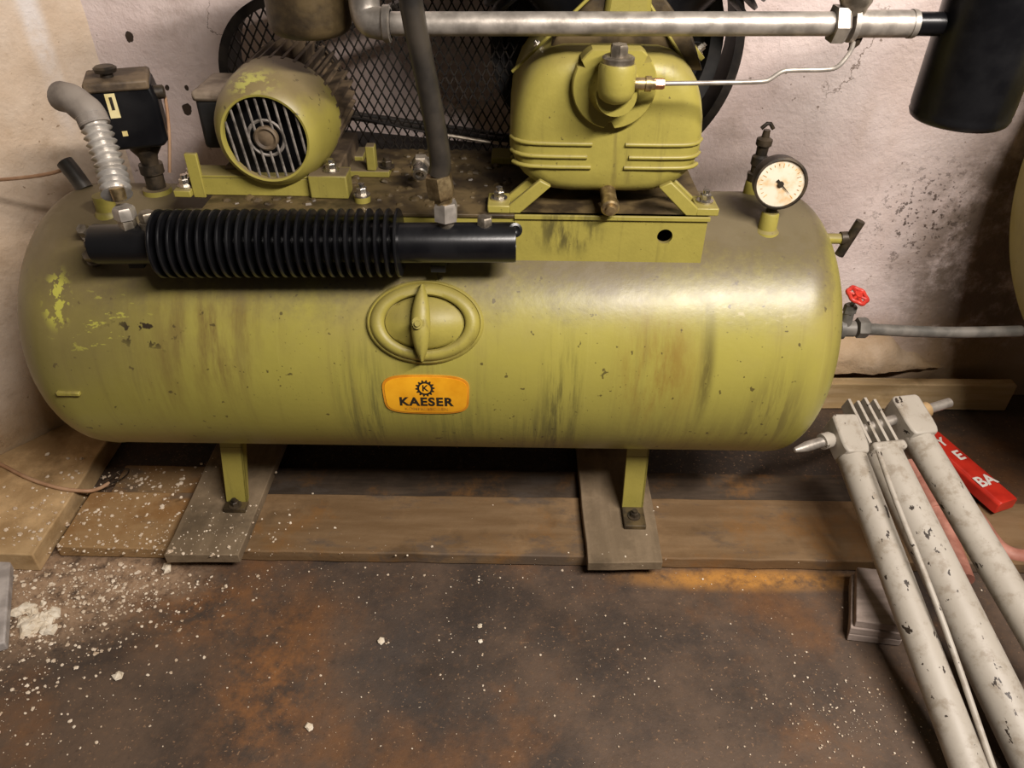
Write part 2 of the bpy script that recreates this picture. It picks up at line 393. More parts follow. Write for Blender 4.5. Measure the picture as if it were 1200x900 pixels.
fl = MB(); n = 90; rows = []
for j in range(n + 1):
    y = -1.3 + 1.75 * j / n; r = []
    for i in range(n + 111):
        x = -1.7 + 4.4 * i / (n + 110); q = Vector((x, y, 0)); r.append(Vector((x, y, noise.fractal(q * 6, .8, 2, 4) * .002 - .002)))
    rows.append(r)
fl.rings(rows, False, False, closed=False); structure('floor', fl, M['floor'], 60)

def slab(name, poly, z0, z1, mat, label, cat, bevel=.003, group=None):
    """a timber with slightly uneven long edges"""
    m = MB(); P = []
    for a, b in zip(poly, poly[1:] + poly[:1]):
        a, b = Vector(a), Vector(b); k = max(1, int((b - a).length / .05))
        for i in range(k):
            p = a.lerp(b, i / k); P.append((p.x + noise.noise((p.x * 11, p.y * 11, 3)) * .003, p.y + noise.noise((p.x * 13, p.y * 13, 7)) * .003))
    m.prism_z(P, z0, z1)
    return tag(m.build(name, mat, None, 30, bevel), label, cat, group)
slab('timber_sill', [(-.932, -.228), (-.6, -.232), (1.25, -.240), (1.25, -.064), (0, -.066), (-.932, -.068)], 0, .03, M['sill'], 'long brown timber sill running under both grey foot planks', 'timber')
slab('timber_sill', [(-1.36, -.262), (-.952, -.268), (-.952, .14), (-1.08, .14), (-1.36, -.19)], 0, .05, M['sill_pale'], 'short sandy timber pad at the foot of the stained wall, with a cable lying on it', 'timber')
slab('soaked_board', [(-.90, -.058), (1.0, -.058), (1.0, .035), (-.90, .035)], 0, .014, M['dark_board'], 'dark oil-soaked board lying behind the brown timber sill', 'board')
slab('skirting_board', [(.30, .298), (1.30, .305), (1.30, .335), (.30, .328)], 0, .082, M['tan_board'], 'tan board on edge along the foot of the plaster wall, behind the tripod head', 'board')
slab('foot_plank', [(-.689, -.267), (-.541, -.267), (-.529, .30), (-.692, .30)], .031, .055, M['plank'], 'grey plank under the compressor foot nearer the warm stained wall', 'plank', .002, 'planks under the compressor feet')
slab('foot_plank', [(.156, -.273), (.306, -.268), (.308, .30), (.152, .30)], .031, .055, M['plank'], 'grey plank under the compressor foot nearer the folded tripod', 'plank', .002, 'planks under the compressor feet')
# crumbled plaster lump at the wall's foot
lump = MB(); rows = []
for i in range(40):
    x = .50 + .62 * i / 39; h = .175 + .03 * noise.noise((x * 14, 0, 5)); 
    if x > .93: h -= (x - .93) * .45
    r = [Vector((x, .377, .098))]
    for j in range(11):
        t = j / 10; z = .098 + (h - .098) * t + .010 * t; q = Vector((x, .35, z))
        d = .052 * math.sqrt(max(0, 1 - t ** 3)) + .009 * noise.fractal(q * 22, .8, 2, 4) - (max(0, x - .93) * .2)
        r.append(Vector((x, .376 - max(d, -.004), z)))
    rows.append(r)
lump.rings(rows, False, False, closed=False)
structure('trim_1', lump, M['wall_left'], 60)

# ------------------------------------------------------------------ the compressor
B = (-.175, 0, .055)
comp = thing('air_compressor', 'olive green piston air compressor on a horizontal tank, standing on two grey planks', 'compressor', B)
R, ZC, XL, XR = .25, .45, -.770, .498
def tank_mesh(p, ax, xl, xr, r, dd, de, ex):
    m = MB(); prof = []
    K = 16
    for i in range(K + 1):
        a = math.pi / 2 * i / K; prof.append((xl - dd * math.cos(a), r * math.sin(a) ** ex))
    prof += [(xl + .0, r), (xl + .012, r + .0012), (xl + .024, r)]
    for i in range(1, 10): prof.append((xl + .03 + (xr - xl - .06) * i / 10, r))
    prof += [(xr - .024, r), (xr - .012, r + .0012)]
    for i in range(K + 1):
        a = math.pi / 2 * (1 - i / K); prof.append((xr + de * math.cos(a), r * math.sin(a) ** ex))
    return m.lathe(p, ax, prof, 96)
tank = tank_mesh((0, 0, ZC), (1, 0, 0), XL, XR, R, .12, .10, .9).build('tank', M['tank'], comp, 30)
# tank dressing
MB().box(-.775, -.735, -.256, -.246, .443, .451).build('lug', M['olive_clean'], tank, 30, .002)
def on_tank(x, deg, off=0.0):
    a = math.radians(deg); return Vector((x, -math.cos(a) * (R + off), ZC + math.sin(a) * (R + off)))
# hexagon bolt meshes shared by all the bolts
def bolt_mesh(name, r, h, mat, washer=True):
    m = MB(); z = 0
    if washer: m.lathe((0, 0, 0), (0, 0, 1), [(0, r * 1.5), (h * .15, r * 1.5)], 20); z = h * .15
    m.lathe((0, 0, z), (0, 0, 1), [(0, r), (h * .55, r), (h * .62, r * .88)], 6)
    m.lathe((0, 0, z + h * .55), (0, 0, 1), [(0, r * .6), (h * .4, r * .6)], 12)
    return m.mesh(name, mat)
BOLT = bolt_mesh('bolt', .009, .018, M['chrome']); BOLT_D = bolt_mesh('bolt', .009, .016, M['dark_metal']); BOLT_S = bolt_mesh('bolt', .006, .012, M['chrome'])

# legs
for lx, sk, top, ye in ((-.568, -.014, .21, -.152), (.258, .002, .20, -.183)):
    lg = MB(); hw = .0225
    prof = [(-.112, top + .05), (-.118, top), (-.130, .066)]; T = .007
    for (y0, z0), (y1, z1) in zip(prof, prof[1:]):
        x0, x1 = lx + sk * (top - z0) / (top - .06), lx + sk * (top - z1) / (top - .06)
        a = [Vector((x0 - hw, y0, z0)), Vector((x0 + hw, y0, z0)), Vector((x1 + hw, y1, z1)), Vector((x1 - hw, y1, z1))]
        lg.rings([a, [p + Vector((0, T, 0)) for p in a]])
        a = [Vector((x0 + hw, y0, z0)), Vector((x0 + hw, y0 + .03, z0)), Vector((x1 + hw, y1 + .012, z1)), Vector((x1 + hw, y1, z1))]
        lg.rings([a, [p - Vector((.005, 0, 0)) for p in a]])
    L = lg.build('leg', M['olive'], comp, 30, .001)
    xb = lx + sk
    MB().box(xb - hw, xb + hw, ye, -.122, .0555, .0665).build('foot_tab', M['oil_grime'], L, 30, .001)
    inst(BOLT_D, 'bolt', L, (xb, (ye - .128) / 2, .0665), (0, 0, 1))
    MB().box(lx - .022, lx + .022, .10, .135, .055, .27).build('leg', M['olive_dirty_shade'], comp, 30, .002)

# manhole: frame on the tank front, domed cover, yoke and nut
mc = on_tank(-.144, 30.3); mn = Vector((0, -math.cos(math.radians(30.3)), math.sin(math.radians(30.3)))); mu = Vector((1, 0, 0)); mv = mn.cross(mu)
if mv.z < 0: mv = -mv
def drop(v): return R - math.sqrt(R * R - v * v)
def ell(a, b, wv, n=64, follow=1.0):
    out = []
    for k in range(n):
        t = 2 * math.pi * k / n; u, v = a * math.cos(t), b * math.sin(t)
        out.append(mc + mu * u + mv * v + mn * (wv - drop(v) * follow))
    return out
a0, b0, a1, b1 = .0665, .0445, .096, .069
def le(t): return (a0 + (a1 - a0) * t, b0 + (b1 - b0) * t)
mf = MB().rings([ell(*le(t), wv, follow=fo) for t, wv, fo in ((0, -.004, .6), (.0, .010, .6), (.10, .0145, .7), (.35, .0165, .8), (.62, .015, .9), (.74, .009, .95), (.80, .006, 1), (.86, .0085, 1), (.95, .007, 1), (1.04, -.002, 1))], False, False).build('manhole_frame', M['olive_clean'], comp, 50)
mcov = []
for i in range(10):
    s = 1 - i / 9.5; mcov.append(ell(a0 * .975 * s, b0 * .97 * s, .004 + .020 * (1 - s * s), follow=.5 * s * s))
MB().rings([ell(a0 * .975, b0 * .97, -.006, follow=.5)] + mcov, False, True).build('manhole_cover', M['olive_clean'], mf, 50)
yk = []; NY = 20
for i in range(NY + 1):
    t = -1 + 2 * i / NY; v = t * .062; hgt = .040 - .020 * abs(t) ** 2.2; hw = .0155 * max(.16, (1 - t * t) ** .7); dep = .016
    c = mc + mv * v - mu * (.003); up = mn * hgt
    yk.append([c + up - mu * hw * .85, c + up - mu * hw * .5 + mn * .0045, c + up + mn * .006, c + up + mu * hw * .5 + mn * .0045, c + up + mu * hw * .85, c + up + mu * hw - mn * .006, c + up - mn * dep + mu * hw * .9, c + up - mn * dep - mu * hw * .9, c + up - mu * hw - mn * .006])
MB().rings(yk).build('yoke', M['olive_clean'], mf, 45)
MB().lathe(mc - mu * .006 + mn * .040, mn, [(0, .0105), (.005, .0105), (.005, .0085), (.011, .0085), (.011, .005), (.016, .0045)], 20).build('yoke_nut', M['olive_clean'], mf)
MB().cyl(mc - mn * .01, mc + mn * .04, .006).build('stud', M['olive_clean'], mf)

# name plate: real flat plate wrapped on the tank, lettering in relief
def wrap(u, v, off): return on_tank(-.1455 + u, math.degrees(v / R) + .5, off)
def plate_outline(sw, sh, n=56):
    out = []
    for k in range(n):
        t = 2 * math.pi * k / n; c, s = math.cos(t), math.sin(t); e = .42
        u = math.copysign(abs(c) ** e, c); v = math.copysign(abs(s) ** e, s)
        u *= 1 - .09 * (1 - v) / 2 - .02 * v
        v = v * (1 + .10 * (1 - u * u)) * (.93 if v > 0 else .93)
        out.append((u * sw, v * sh))
    return out
def wrapped_plate(name, sw, sh, o0, o1, mat, parent):
    P = plate_outline(sw, sh); m = MB(); rr = []
    rr.append([wrap(u, v, o0) for u, v in P])
    for s in (1, .97, .75, .5, .25, .02): rr.append([wrap(u * s, v * s, o1) for u, v in P])
    return m.rings(rr, False, True).build(name, mat, parent, 50)
plate = wrapped_plate('name_plate', .0765, .040, -.001, .0022, M['badge_rim'], comp)
wrapped_plate('plate_face', .0725, .0365, .001, .0030, M['badge'], plate)
def text_mesh(txt, size, bold=0.0, spacing=1.0, depth=0.0):
    cu = bpy.data.curves.new('t', 'FONT'); cu.body = txt; cu.size = size; cu.offset = bold; cu.space_character = spacing
    cu.align_x = 'CENTER'; cu.align_y = 'CENTER'; cu.extrude = depth
    o = bpy.data.objects.new('t', cu); C.collection.objects.link(o)
    dg = bpy.context.evaluated_depsgraph_get(); me = bpy.data.meshes.new_from_object(o.evaluated_get(dg))
    bpy.data.objects.remove(o); bpy.data.curves.remove(cu); return me
def wrapped_text(name, txt, size, cu, cv, bold, spacing, mat, parent, off):
    me = text_mesh(txt, size, bold, spacing)
    for v in me.vertices: v.co = wrap(v.co.x + cu, v.co.y + cv, off)
    me.materials.append(mat); me.name = name
    o = bpy.data.objects.new(name, me); C.collection.objects.link(o); attach(o, parent); return o
wrapped_text('lettering', 'KAESER', .0245, -.001, -.0125, .0010, 1.14, M['ink'], plate, .0034)
wrapped_text('small_lettering', 'KOMPRESSOREN', .0092, -.001, -.0285, .0001, 1.12, M['ink_worn'], plate, .0034)
gear = MB(); NG = 14; o_, i_ = [], []
for k in range(NG * 4):
    t = 2 * math.pi * k / (NG * 4); ro = .0165 if k % 4 in (0, 1) else .0132
    o_.append(wrap(-.001 + ro * math.cos(t), .0160 + ro * math.sin(t), .0034)); i_.append(wrap(-.001 + .0098 * math.cos(t), .0160 + .0098 * math.sin(t), .0034))
gear.rings([o_, i_], False, False).build('gear_emblem', M['ink'], plate, 0)
wrapped_text('emblem_letter', 'K', .0165, -.001, .0160, .0004, 1, M['ink'], plate, .0034)

# machine bed on top of the tank
def plate_with_hole(x0, x1, z0, z1, y, hx, hz, hr, th):
    m = MB(); n_ = 32; o_, i_ = [], []
    for k in range(n_):
        t = 2 * math.pi * k / n_; c, s = math.cos(t), math.sin(t)
        kx = ((x1 - hx) if c > 0 else (hx - x0)) / max(abs(c), 1e-6); kz = ((z1 - hz) if s > 0 else (hz - z0)) / max(abs(s), 1e-6); q = min(kx, kz)
        o_.append((hx + c * q, hz + s * q)); i_.append((hx + c * hr, hz + s * hr))
    # snap the nearest outline points to the corners
    for cx, cz in ((x0, z0), (x1, z0), (x0, z1), (x1, z1)):
        j = min(range(n_), key=lambda k: (o_[k][0] - cx) ** 2 + (o_[k][1] - cz) ** 2); o_[j] = (cx, cz)
    V = lambda P, yy: [Vector((x, yy, z)) for x, z in P]
    return m.rings([V(o_, y + th), V(o_, y), V(i_, y), V(i_, y + th)], False, False)
ZB = .736
bed = MB()
bed.box(-.50, .0, -.143, -.135, .655, ZB - .006); bed.box(-.50, .309, .135, .143, .655, ZB - .006)
bed.box(.301, .309, -.135, .135, .63, ZB - .006); bed.box(-.50, -.492, -.135, .135, .63, ZB - .006)
bed_o = bed.build('machine_bed', M['olive'], comp, 30, .002)
hp = at(779, 277, -.143)
plate_with_hole(.0, .309, .653, ZB, -.1435, hp.x, hp.z, .0125, .008).build('bed_front', M['olive'], bed_o, 30)
MB().box(-.50, .312, -.146, .146, ZB - .006, ZB).build('bed_top', M['oil_grime'], bed_o, 30, .0015)
MB().box(.0, .312, -.1475, -.143, ZB - .007, ZB + .0006).build('bed_edge', M['olive_clean'], bed_o, 30, .001)
# scraps of grime heaped on the bed
rnd = random.Random(3); gm = MB()
for _ in range(160):
    x = rnd.uniform(-.48, .0); y = rnd.uniform(-.12, .13); s = rnd.uniform(.003, .011)
    gm.lathe((x, y, ZB - .001), (rnd.uniform(-.3, .3), rnd.uniform(-.3, .3), 1), [(0, s), (s * .35, s * .8), (s * .6, s * .2)], 6, phase=rnd.random())
gmo = gm.build('grime', M['oil_grime'], bed_o, 0); gmo['kind'] = 'stuff'

# crankcase
cx0 = .141
half = [(.760, .0), (.760, .055), (.763, .085), (.771, .108), (.784, .127), (.801, .141), (.825, .150), (.850, .150), (.880, .147), (.905, .141), (.928, .132), (.945, .120), (.958, .106), (.967, .090), (.972, .070), (.973, .0)]
outline = [(cx0 + h, z) for z, h in half] + [(cx0 - h, z) for z, h in half[::-1][1:-1]]
def section(y, k):
    zc = .862; return [Vector((cx0 + (x - cx0) * k, y, zc + (z - zc) * k)) for x, z in outline]
ck = MB().rings([section(y, k) for y, k in ((-.128, .10), (-.128, .55), (-.126, .78), (-.121, .88), (-.112, .945), (-.098, .982), (-.080, .998), (-.06, 1.0), (.11, 1.0), (.12, .96))])
crank = ck.build('crankcase', M['olive_clean'], comp, 40)
for i, (py, x0l, x0r) in enumerate(((169, 694, 733), (184, 688, 737), (196, 692, 731))):
    for s in (-1, 1):
        zz = at(700, py, -.128).z
        xi = at(x0l if s < 0 else x0r, py, -.128).x
        def yy(x):      # crankcase face depth at this x
            d = abs(x - cx0) / .150
            tab = ((.55, -.128), (.78, -.126), (.88, -.121), (.945, -.112), (.982, -.098), (.998, -.08))
            if d <= .55: return -.128
            for (d0, y0), (d1, y1) in zip(tab, tab[1:]):
                if d <= d1: return y0 + (y1 - y0) * (d - d0) / (d1 - d0)
            return -.08
        xe = cx0 + s * (.1475 if i == 0 else .1465 if i == 1 else .144)
        pts = [Vector((xi + (xe - xi) * k / 14, yy(xi + (xe - xi) * k / 14) - .0005, zz)) for k in range(15)]
        MB().tube(pts, .0036, 8).build('rib', M['olive_clean'], crank, 60)
# bearing flange and oil pot
fc = Vector((.1415, -.128, .9345)); fo = []
for k in range(72):
    t = 2 * math.pi * k / 72; r = .061
    z = min(r * math.sin(t), .050)
    for a in (40, 150, 268):
        if abs((math.degrees(t) - a + 180) % 360 - 180) < 4: r = .052
    fo.append((r * math.cos(t), min(r * math.sin(t), .050)))
fr = lambda y, k: [Vector((fc.x + a * k, y, fc.z + b * k)) for a, b in fo]
fl_ = MB().rings([fr(-.110, 1), fr(-.141, 1), fr(-.1435, .97)]).build('bearing_flange', M['olive_clean'], crank, 35)
pot = MB(); pc = at(722, 100, -.175)
pot.lathe(fc + Vector((0, -.012, -.004)), (0, -1, 0), [(0, .040), (.004, .037), (.012, .033), (.02, .031), (.035, .029)], 28)
pot.lathe((pc.x, pc.y, pc.z - .022), (0, 0, 1), [(-.004, .004), (0, .015), (.006, .023), (.016, .0265), (.046, .0265), (.052, .024)], 28)
pot_o = pot.build('oil_pot', M['olive_clean'], crank, 40)
ptop = Vector((pc.x, pc.y, pc.z + .030))
MB().lathe(ptop, (0, 0, 1), [(0, .022), (.007, .0225), (.009, .020)], 28).build('pot_cap', M['steel_dull'], crank)
MB().hexn(ptop + Vector((0, 0, .009)), (0, 0, 1), .013, .015).build('cap_bolt', M['steel_dull'], crank)
q0 = at(741, 98, -.175); q1 = at(764, 98, -.175); q2 = at(766, 98, -.175); q3 = at(777, 98, -.175)
MB().lathe(q0, (1, 0, 0), [(0, .0085), (.018, .0085), (.018, .0105), (.026, .0105), (.026, .008), (.032, .008)], 18).build('tube_fitting', M['brass'], crank)
MB().hexn(q2, (1, 0, 0), .0078, .015).build('tube_nut', M['copper'], crank)
tl = [at(px, py, Y_) for px, py, Y_ in ((776, 98, -.175), (840, 97, -.175), (895, 96, -.175), (903, 93, -.175), (915, 84, -.175), (925, 82, -.175), (972, 82, -.175), (983, 78, -.165), (993, 66, -.152), (998, 58, -.140), (1000, 50, -.128))]
MB().tube(tl, .0032, 10, 2).build('breather_tube', M['steel'], crank, 60, label='thin steel breather tube from oil pot to the galvanised pipe')
# drain plug
d0 = at(712, 218, -.12); d1 = at(713, 248, -.165)
dp = MB().cyl((d0.x, -.10, .772), (d0.x + .002, -.158, .757), .0125); dp.lathe((d0.x + .002, -.150, .759), (0, -1, -.25), [(0, .014), (.012, .0145), (.014, .012), (.014, .008), (.02, .008)], 20)
dp.build('drain_plug', M['brass'], crank)
# feet of the crankcase
for s in (-1, 1):
    for yb in (-.115, .095):
        xo = cx0 + s * .162; ft = MB()
        pl = [(-.029, 0), (.029, 0), (.029, .013), (-.029, .013)]
        fx = lambda a: xo + s * a
        ft.prism([(fx(-.014), ZB), (fx(.022), ZB), (fx(.022), ZB + .013), (fx(-.014), ZB + .013)], yb - .026, yb + .026)
        ft.prism([(fx(-.012), ZB), (fx(-.012), ZB + .013), (fx(-.060), ZB + .056), (fx(-.078), ZB + .046), (fx(-.030), ZB)], yb - .026, yb - .016)
        ft.prism([(fx(-.012), ZB), (fx(-.012), ZB + .013), (fx(-.060), ZB + .056), (fx(-.078), ZB + .046), (fx(-.030), ZB)], yb + .016, yb + .026)
        F_ = ft.build('foot', M['olive_clean'], crank, 30, .002)
        if yb < 0: inst(BOLT, 'bolt', F_, (fx(.004), yb + .002, ZB + .013), (0, 0, 1))
# roof block with the two cylinder seats
MB().prism([(.035, .935), (.062, .985), (.118, 1.045), (.118, 1.14), (.205, 1.14), (.205, 1.045), (.262, .985), (.285, .935)], -.055, .10).build('cylinder_block', M['oil_grime'], crank, 30, .003)
MB().prism([(.124, .99), (.199, .99), (.192, 1.06), (.192, 1.15), (.131, 1.15), (.131, 1.06)], -.066, .06).build('crankcase_neck', M['olive_dirty_shade'], crank, 30, .008)
for s in (-1, 1):
    ax = Vector((s * .70, 0, .714)); base = Vector((.161 + s * .055, .05, 1.005))
    tdir = Vector((-s * .714, 0, .70))
    m = MB(); pts = []
    c0 = base + ax * .004
    vs = [c0 + tdir * a + Vector((0, b, 0)) for a, b in ((-.095, -.075), (.075, -.075), (.075, .075), (-.095, .075))]
    m.rings([vs, [p + ax * .008 for p in vs]]).build('seat_flange', M['olive_clean'], crank, 30, .001)
    cy = MB(); prof = [(.010, .060), (.085, .060)]
    for k in range(9):
        t = .09 + k * .017; prof += [(t, .062), (t + .001, .112), (t + .006, .112), (t + .007, .062)]
    cy.lathe(base, ax, prof, 48)
    cyo = cy.build('cylinder', M['black'], comp, 30)
    for b in (-.055, .055): inst(BOLT_S, 'bolt', cyo, base + tdir * -.085 + Vector((0, b, 0)) + ax * .012, ax)

for p0, p1 in ((at(600, 84, -.058), at(690, -2, -.058)), (at(757, -2, -.058), at(803, 74, -.058))):
    MB().tube([p0, p1], .0026, 8).build('flange_edge', M['olive_clean'], crank)
# flywheel behind
fw_c = Vector((.160, .205, .92))
fw = MB().lathe(fw_c, (0, -1, 0), [(-.03, .18), (-.03, .205), (-.022, .207), (-.012, .196), (-.002, .207), (.004, .207), (.014, .196), (.024, .207), (.03, .207), (.03, .184), (.012, .178), (.010, .06), (.035, .055), (.035, .02), (-.02, .02)], 72, False, False)
fwo = fw.build('flywheel', M['black_matt'], comp, 30)
for a in range(0, 360, 60):
    t = math.radians(a); d = Vector((math.cos(t), 0, math.sin(t)))
    MB().cyl(fw_c + d * .05, fw_c + d * .18, .016, .012, 10).build('spoke', M['black_matt'], fwo)
# drive belts from motor pulley to flywheel
mp_c = Vector((-.388, .205, .845))
for yb in (.193, .217):
    P, N = [], 40
    for k in range(N + 1):
        a = math.pi * (-.5) + math.pi * k / N; P.append(fw_c + Vector((math.cos(a) * .204, yb - .205, math.sin(a) * .204)))
    for k in range(N + 1):
        a = math.pi * .5 + math.pi * k / N; P.append(mp_c + Vector((math.cos(a) * .058, yb - .205, math.sin(a) * .058)))
    P.append(P[0]); MB().tube(P, .0055, 6).build('drive_belt', M['rubber'], comp, 60)
MB().lathe(mp_c + Vector((0, .03, 0)), (0, -1, 0), [(0, .058), (.012, .05), (.024, .058), (.036, .05), (.048, .058), (.06, .058)], 36).build('motor_pulley', M['black_matt'], comp, 30)

# belt guard: rim band and expanded metal sheet
gl_c, gl_r, gr_c, gr_r = Vector((-.395, 0, .866)), .134, Vector((.160, 0, .92)), .235
def guard_outline(kk=1.0, n_=28):
    d = gr_c - gl_c; L_ = math.hypot(d.x, d.z); th = math.atan2(d.z, d.x); al = math.acos((gl_r - gr_r) / L_)
    out = []
    for k in range(n_ + 1):
        a = th + al + (2 * math.pi - 2 * al) * k / n_; out.append((gl_c.x + math.cos(a) * gl_r, gl_c.z + math.sin(a) * gl_r))
    for k in range(n_ * 2 + 1):
        a = th - al + 2 * al * k / (n_ * 2); out.append((gr_c.x + math.cos(a) * gr_r, gr_c.z + math.sin(a) * gr_r))
    return out
GO = guard_outline()
ins = lambda k: [(x - .006 * k * (1 if x > .0 else 0), z) for x, z in GO]
def scaled(off):
    out = []; n_ = len(GO)
    for i in range(n_):
        a = Vector((GO[i - 1][0], GO[i - 1][1])); b = Vector((GO[(i + 1) % n_][0], GO[(i + 1) % n_][1])); t = (b - a).normalized()
        out.append((GO[i][0] - t.y * off, GO[i][1] + t.x * off))
    return out
GI = scaled(.004)
ring3 = lambda P, y: [Vector((x, y, z)) for x, z in P]
guard = MB().rings([ring3(GO, .262), ring3(GO, .140), ring3(GI, .140), ring3(GI, .262), ring3(GO, .262)], False, False).build('belt_guard', M['black_matt'], comp, 40)
GF = scaled(.016)
MB().rings([ring3(GO, .139), ring3(GF, .139), ring3(GF, .142), ring3(GO, .142), ring3(GO, .139)], False, False).build('guard_lip', M['mesh'], guard, 30)
def inside(x, z):
    c = False; n_ = len(GO)
    for i in range(n_):
        (xa, za), (xb, zb) = GO[i], GO[i - 1]
        if (za > z) != (zb > z) and x < (xb - xa) * (z - za) / (zb - za) + xa: c = not c
    return c
em = MB(); wd, hd = .0165, .030
def strand(a, b):
    d = (b - a).normalized(); s = Vector((d.z, 0, -d.x)) * .0012; e = Vector((0, .002, 0))
    em.add([a - s - e, a + s - e, a + s + e, a - s + e, b - s - e, b + s - e, b + s + e, b - s + e], [(0, 1, 5, 4), (1, 2, 6, 5), (2, 3, 7, 6), (3, 0, 4, 7)])
for j in range(36):
    for i in range(60):
        x = -.54 + i * wd + (j % 2) * wd / 2; z = .66 + j * hd / 2
        for s in (-1, 1):
            x2, z2 = x + s * wd / 2, z + hd / 2
            if inside(x, z) and inside(x2, z2) and not (x > .0):
                strand(Vector((x, .142, z)), Vector((x2, .142, z2)))
emo = em.build('expanded_metal', M['mesh'], guard, 0); emo['kind'] = 'stuff'
MB().tube([at(408, 136, .135), at(505, 156, .135)], .0022, 8).build('guard_wire', M['mesh'], guard)
MB().tube([at(522, 158, .13), at(575, 167, .13)], .0035, 8).build('guard_stay', M['steel_dull'], guard)

# electric motor
mo = Vector((-.388, 0, .838))
body = MB(); NF = 32; yb0, yb1 = -.005, .150
prof_r, prof_R = .078, .0965
def gear_ring(y, sc_=1):
    out = []
    for k in range(NF * 4):
        t = 2 * math.pi * k / (NF * 4); r = (prof_R if k % 4 in (0, 1) else prof_r) * sc_; out.append(mo + Vector((math.cos(t) * r, y, math.sin(t) * r)))
    return out
body.rings([gear_ring(yb0), gear_ring(yb1)])
body.lathe(mo + Vector((0, yb1, 0)), (0, 1, 0), [(0, .085), (.012, .085), (.03, .05), (.05, .02), (.07, .0125)], 32)
motor = body.build('electric_motor', M['fins'], comp, 25)
cov = MB().lathe(mo, (0, 1, 0), [(-.098, .0635), (-.106, .0645), (-.107, .068), (-.103, .073), (-.092, .080), (-.072, .0885), (-.050, .0935), (-.03, .0955), (.006, .096), (.006, .093), (-.03, .092), (-.072, .085), (-.096, .066)], 56, False, False)
cov.build('fan_cover', M['cover'], motor, 40, label='olive fan cover with a barred round opening')
MB().lathe(mo, (0, 1, 0), [(-.070, .078), (-.066, .078)], 40).build('fan_plate', M['black'], motor)
gb = []
tilt = math.radians(7)
for k in range(-4, 5):
    u = k * .0138; hh = math.sqrt(.0635 ** 2 - u * u)
    dx, dz = math.sin(tilt), math.cos(tilt)
    c = mo + Vector((u * dz, -.100, u * dx)); e = Vector((-dx * hh, 0, dz * hh))
    MB().tube([c - e, c + e], .0021, 6).build('grille_bar', M['grille'], motor)
MB().lathe(mo + Vector((0, -.097, 0)), (0, -1, 0), [(0, .019), (.007, .019), (.009, .016), (.006, .012), (.008, .004)], 28).build('grille_hub', M['fins'], motor)
MB().rings([[mo + Vector((math.cos(t) * r, y, math.sin(t) * r)) for t in [2 * math.pi * k / 40 for k in range(40)]] for r, y in ((.025, -.100), (.0275, -.1015), (.030, -.100), (.0275, -.0985), (.025, -.100))], False, False).build('grille_ring', M['grille'], motor)
# terminal box on the motor's side
tb = at(248, 112, .05)
MB().box(tb.x - .012, tb.x + .06, -.0, .11, tb.z - .075, tb.z + .010).build('terminal_box', M['black_matt'], motor, 30, .008)
MB().box(tb.x - .015, tb.x + .06, -.004, .114, tb.z + .004, tb.z + .022).build('box_lid', M['dust_lid'], motor, 30, .007)
# motor slide rail with bolts
rail = MB(); x0, x1, yr = -.530, -.275, -.085
rail.box(x0, x1, yr, yr + .005, ZB, ZB + .030); rail.box(x0, x1, yr, yr + .045, ZB + .0295, ZB + .0345); rail.box(x0, x0 + .020, yr - .002, yr + .006, ZB - .004, ZB + .070)
rail_o = rail.build('motor_rail', M['olive'], comp, 30, .0015)
MB().box(x0 - .028, x0, yr - .012, yr + .03, ZB, ZB + .012).build('rail_tab', M['olive'], rail_o, 30, .002)
inst(BOLT, 'bolt', rail_o, (x0 - .013, yr + .008, ZB + .012), (0, 0, 1))
inst(BOLT, 'bolt', rail_o, (x0 - .012, yr + .035, ZB + .012), (0, 0, 1))
MB().box(-.335, -.272, yr - .01, yr + .03, ZB + .0, ZB + .040).build('rail_clamp', M['olive_dirty_shade'], rail_o, 30, .003)
pb = at(393, 196, -.06); inst(BOLT, 'bolt', rail_o, (-.30, yr + .012, ZB + .040), (0, 0, 1))
rail2 = MB().box(-.50, -.275, .07, .12, ZB, ZB + .012).build('motor_rail', M['olive_dirty_shade'], comp, 30, .002)
for k in (-.46, -.31): MB().box(k - .02, k + .02, -.06, .12, ZB + .0, .775).build('motor_foot', M['fins'], motor, 30, .003)
# loose fittings screwed to the bed
sb = MB(); pbk = at(437, 190, .02)
sb.box(pbk.x - .055, pbk.x + .03, -.0, .05, ZB, ZB + .012); sb.box(pbk.x - .008, pbk.x + .008, .0, .02, ZB + .012, ZB + .055)
sbo = sb.build('tension_bracket', M['olive_dirty_shade'], comp, 30, .002)
inst(BOLT_D, 'bolt', sbo, (pbk.x + .024, .02, ZB + .012), (0, 0, 1))
st = at(424, 225, -.10); st_o = MB().cyl((st.x, -.10, ZB - .002), (st.x, -.10, ZB + .012), .013).build('bed_stud', M['olive'], comp)
inst(BOLT, 'bolt', st_o, (st.x, -.10, ZB + .010), (0, 0, 1))
rn = at(492, 200, -.06)
MB().lathe(rn + Vector((0, .02, .004)), (0, -1, -.35), [(-.01, .010), (.012, .010), (.012, .0125), (.026, .0135), (.028, .0115), (.028, .007), (.015, .006)], 24, True, True).build('open_union', M['chrome'], comp)
MB().hexn(rn + Vector((0, .028, .006)), (0, -1, -.35), .016, .012).build('union_nut', M['steel_dull'], comp)

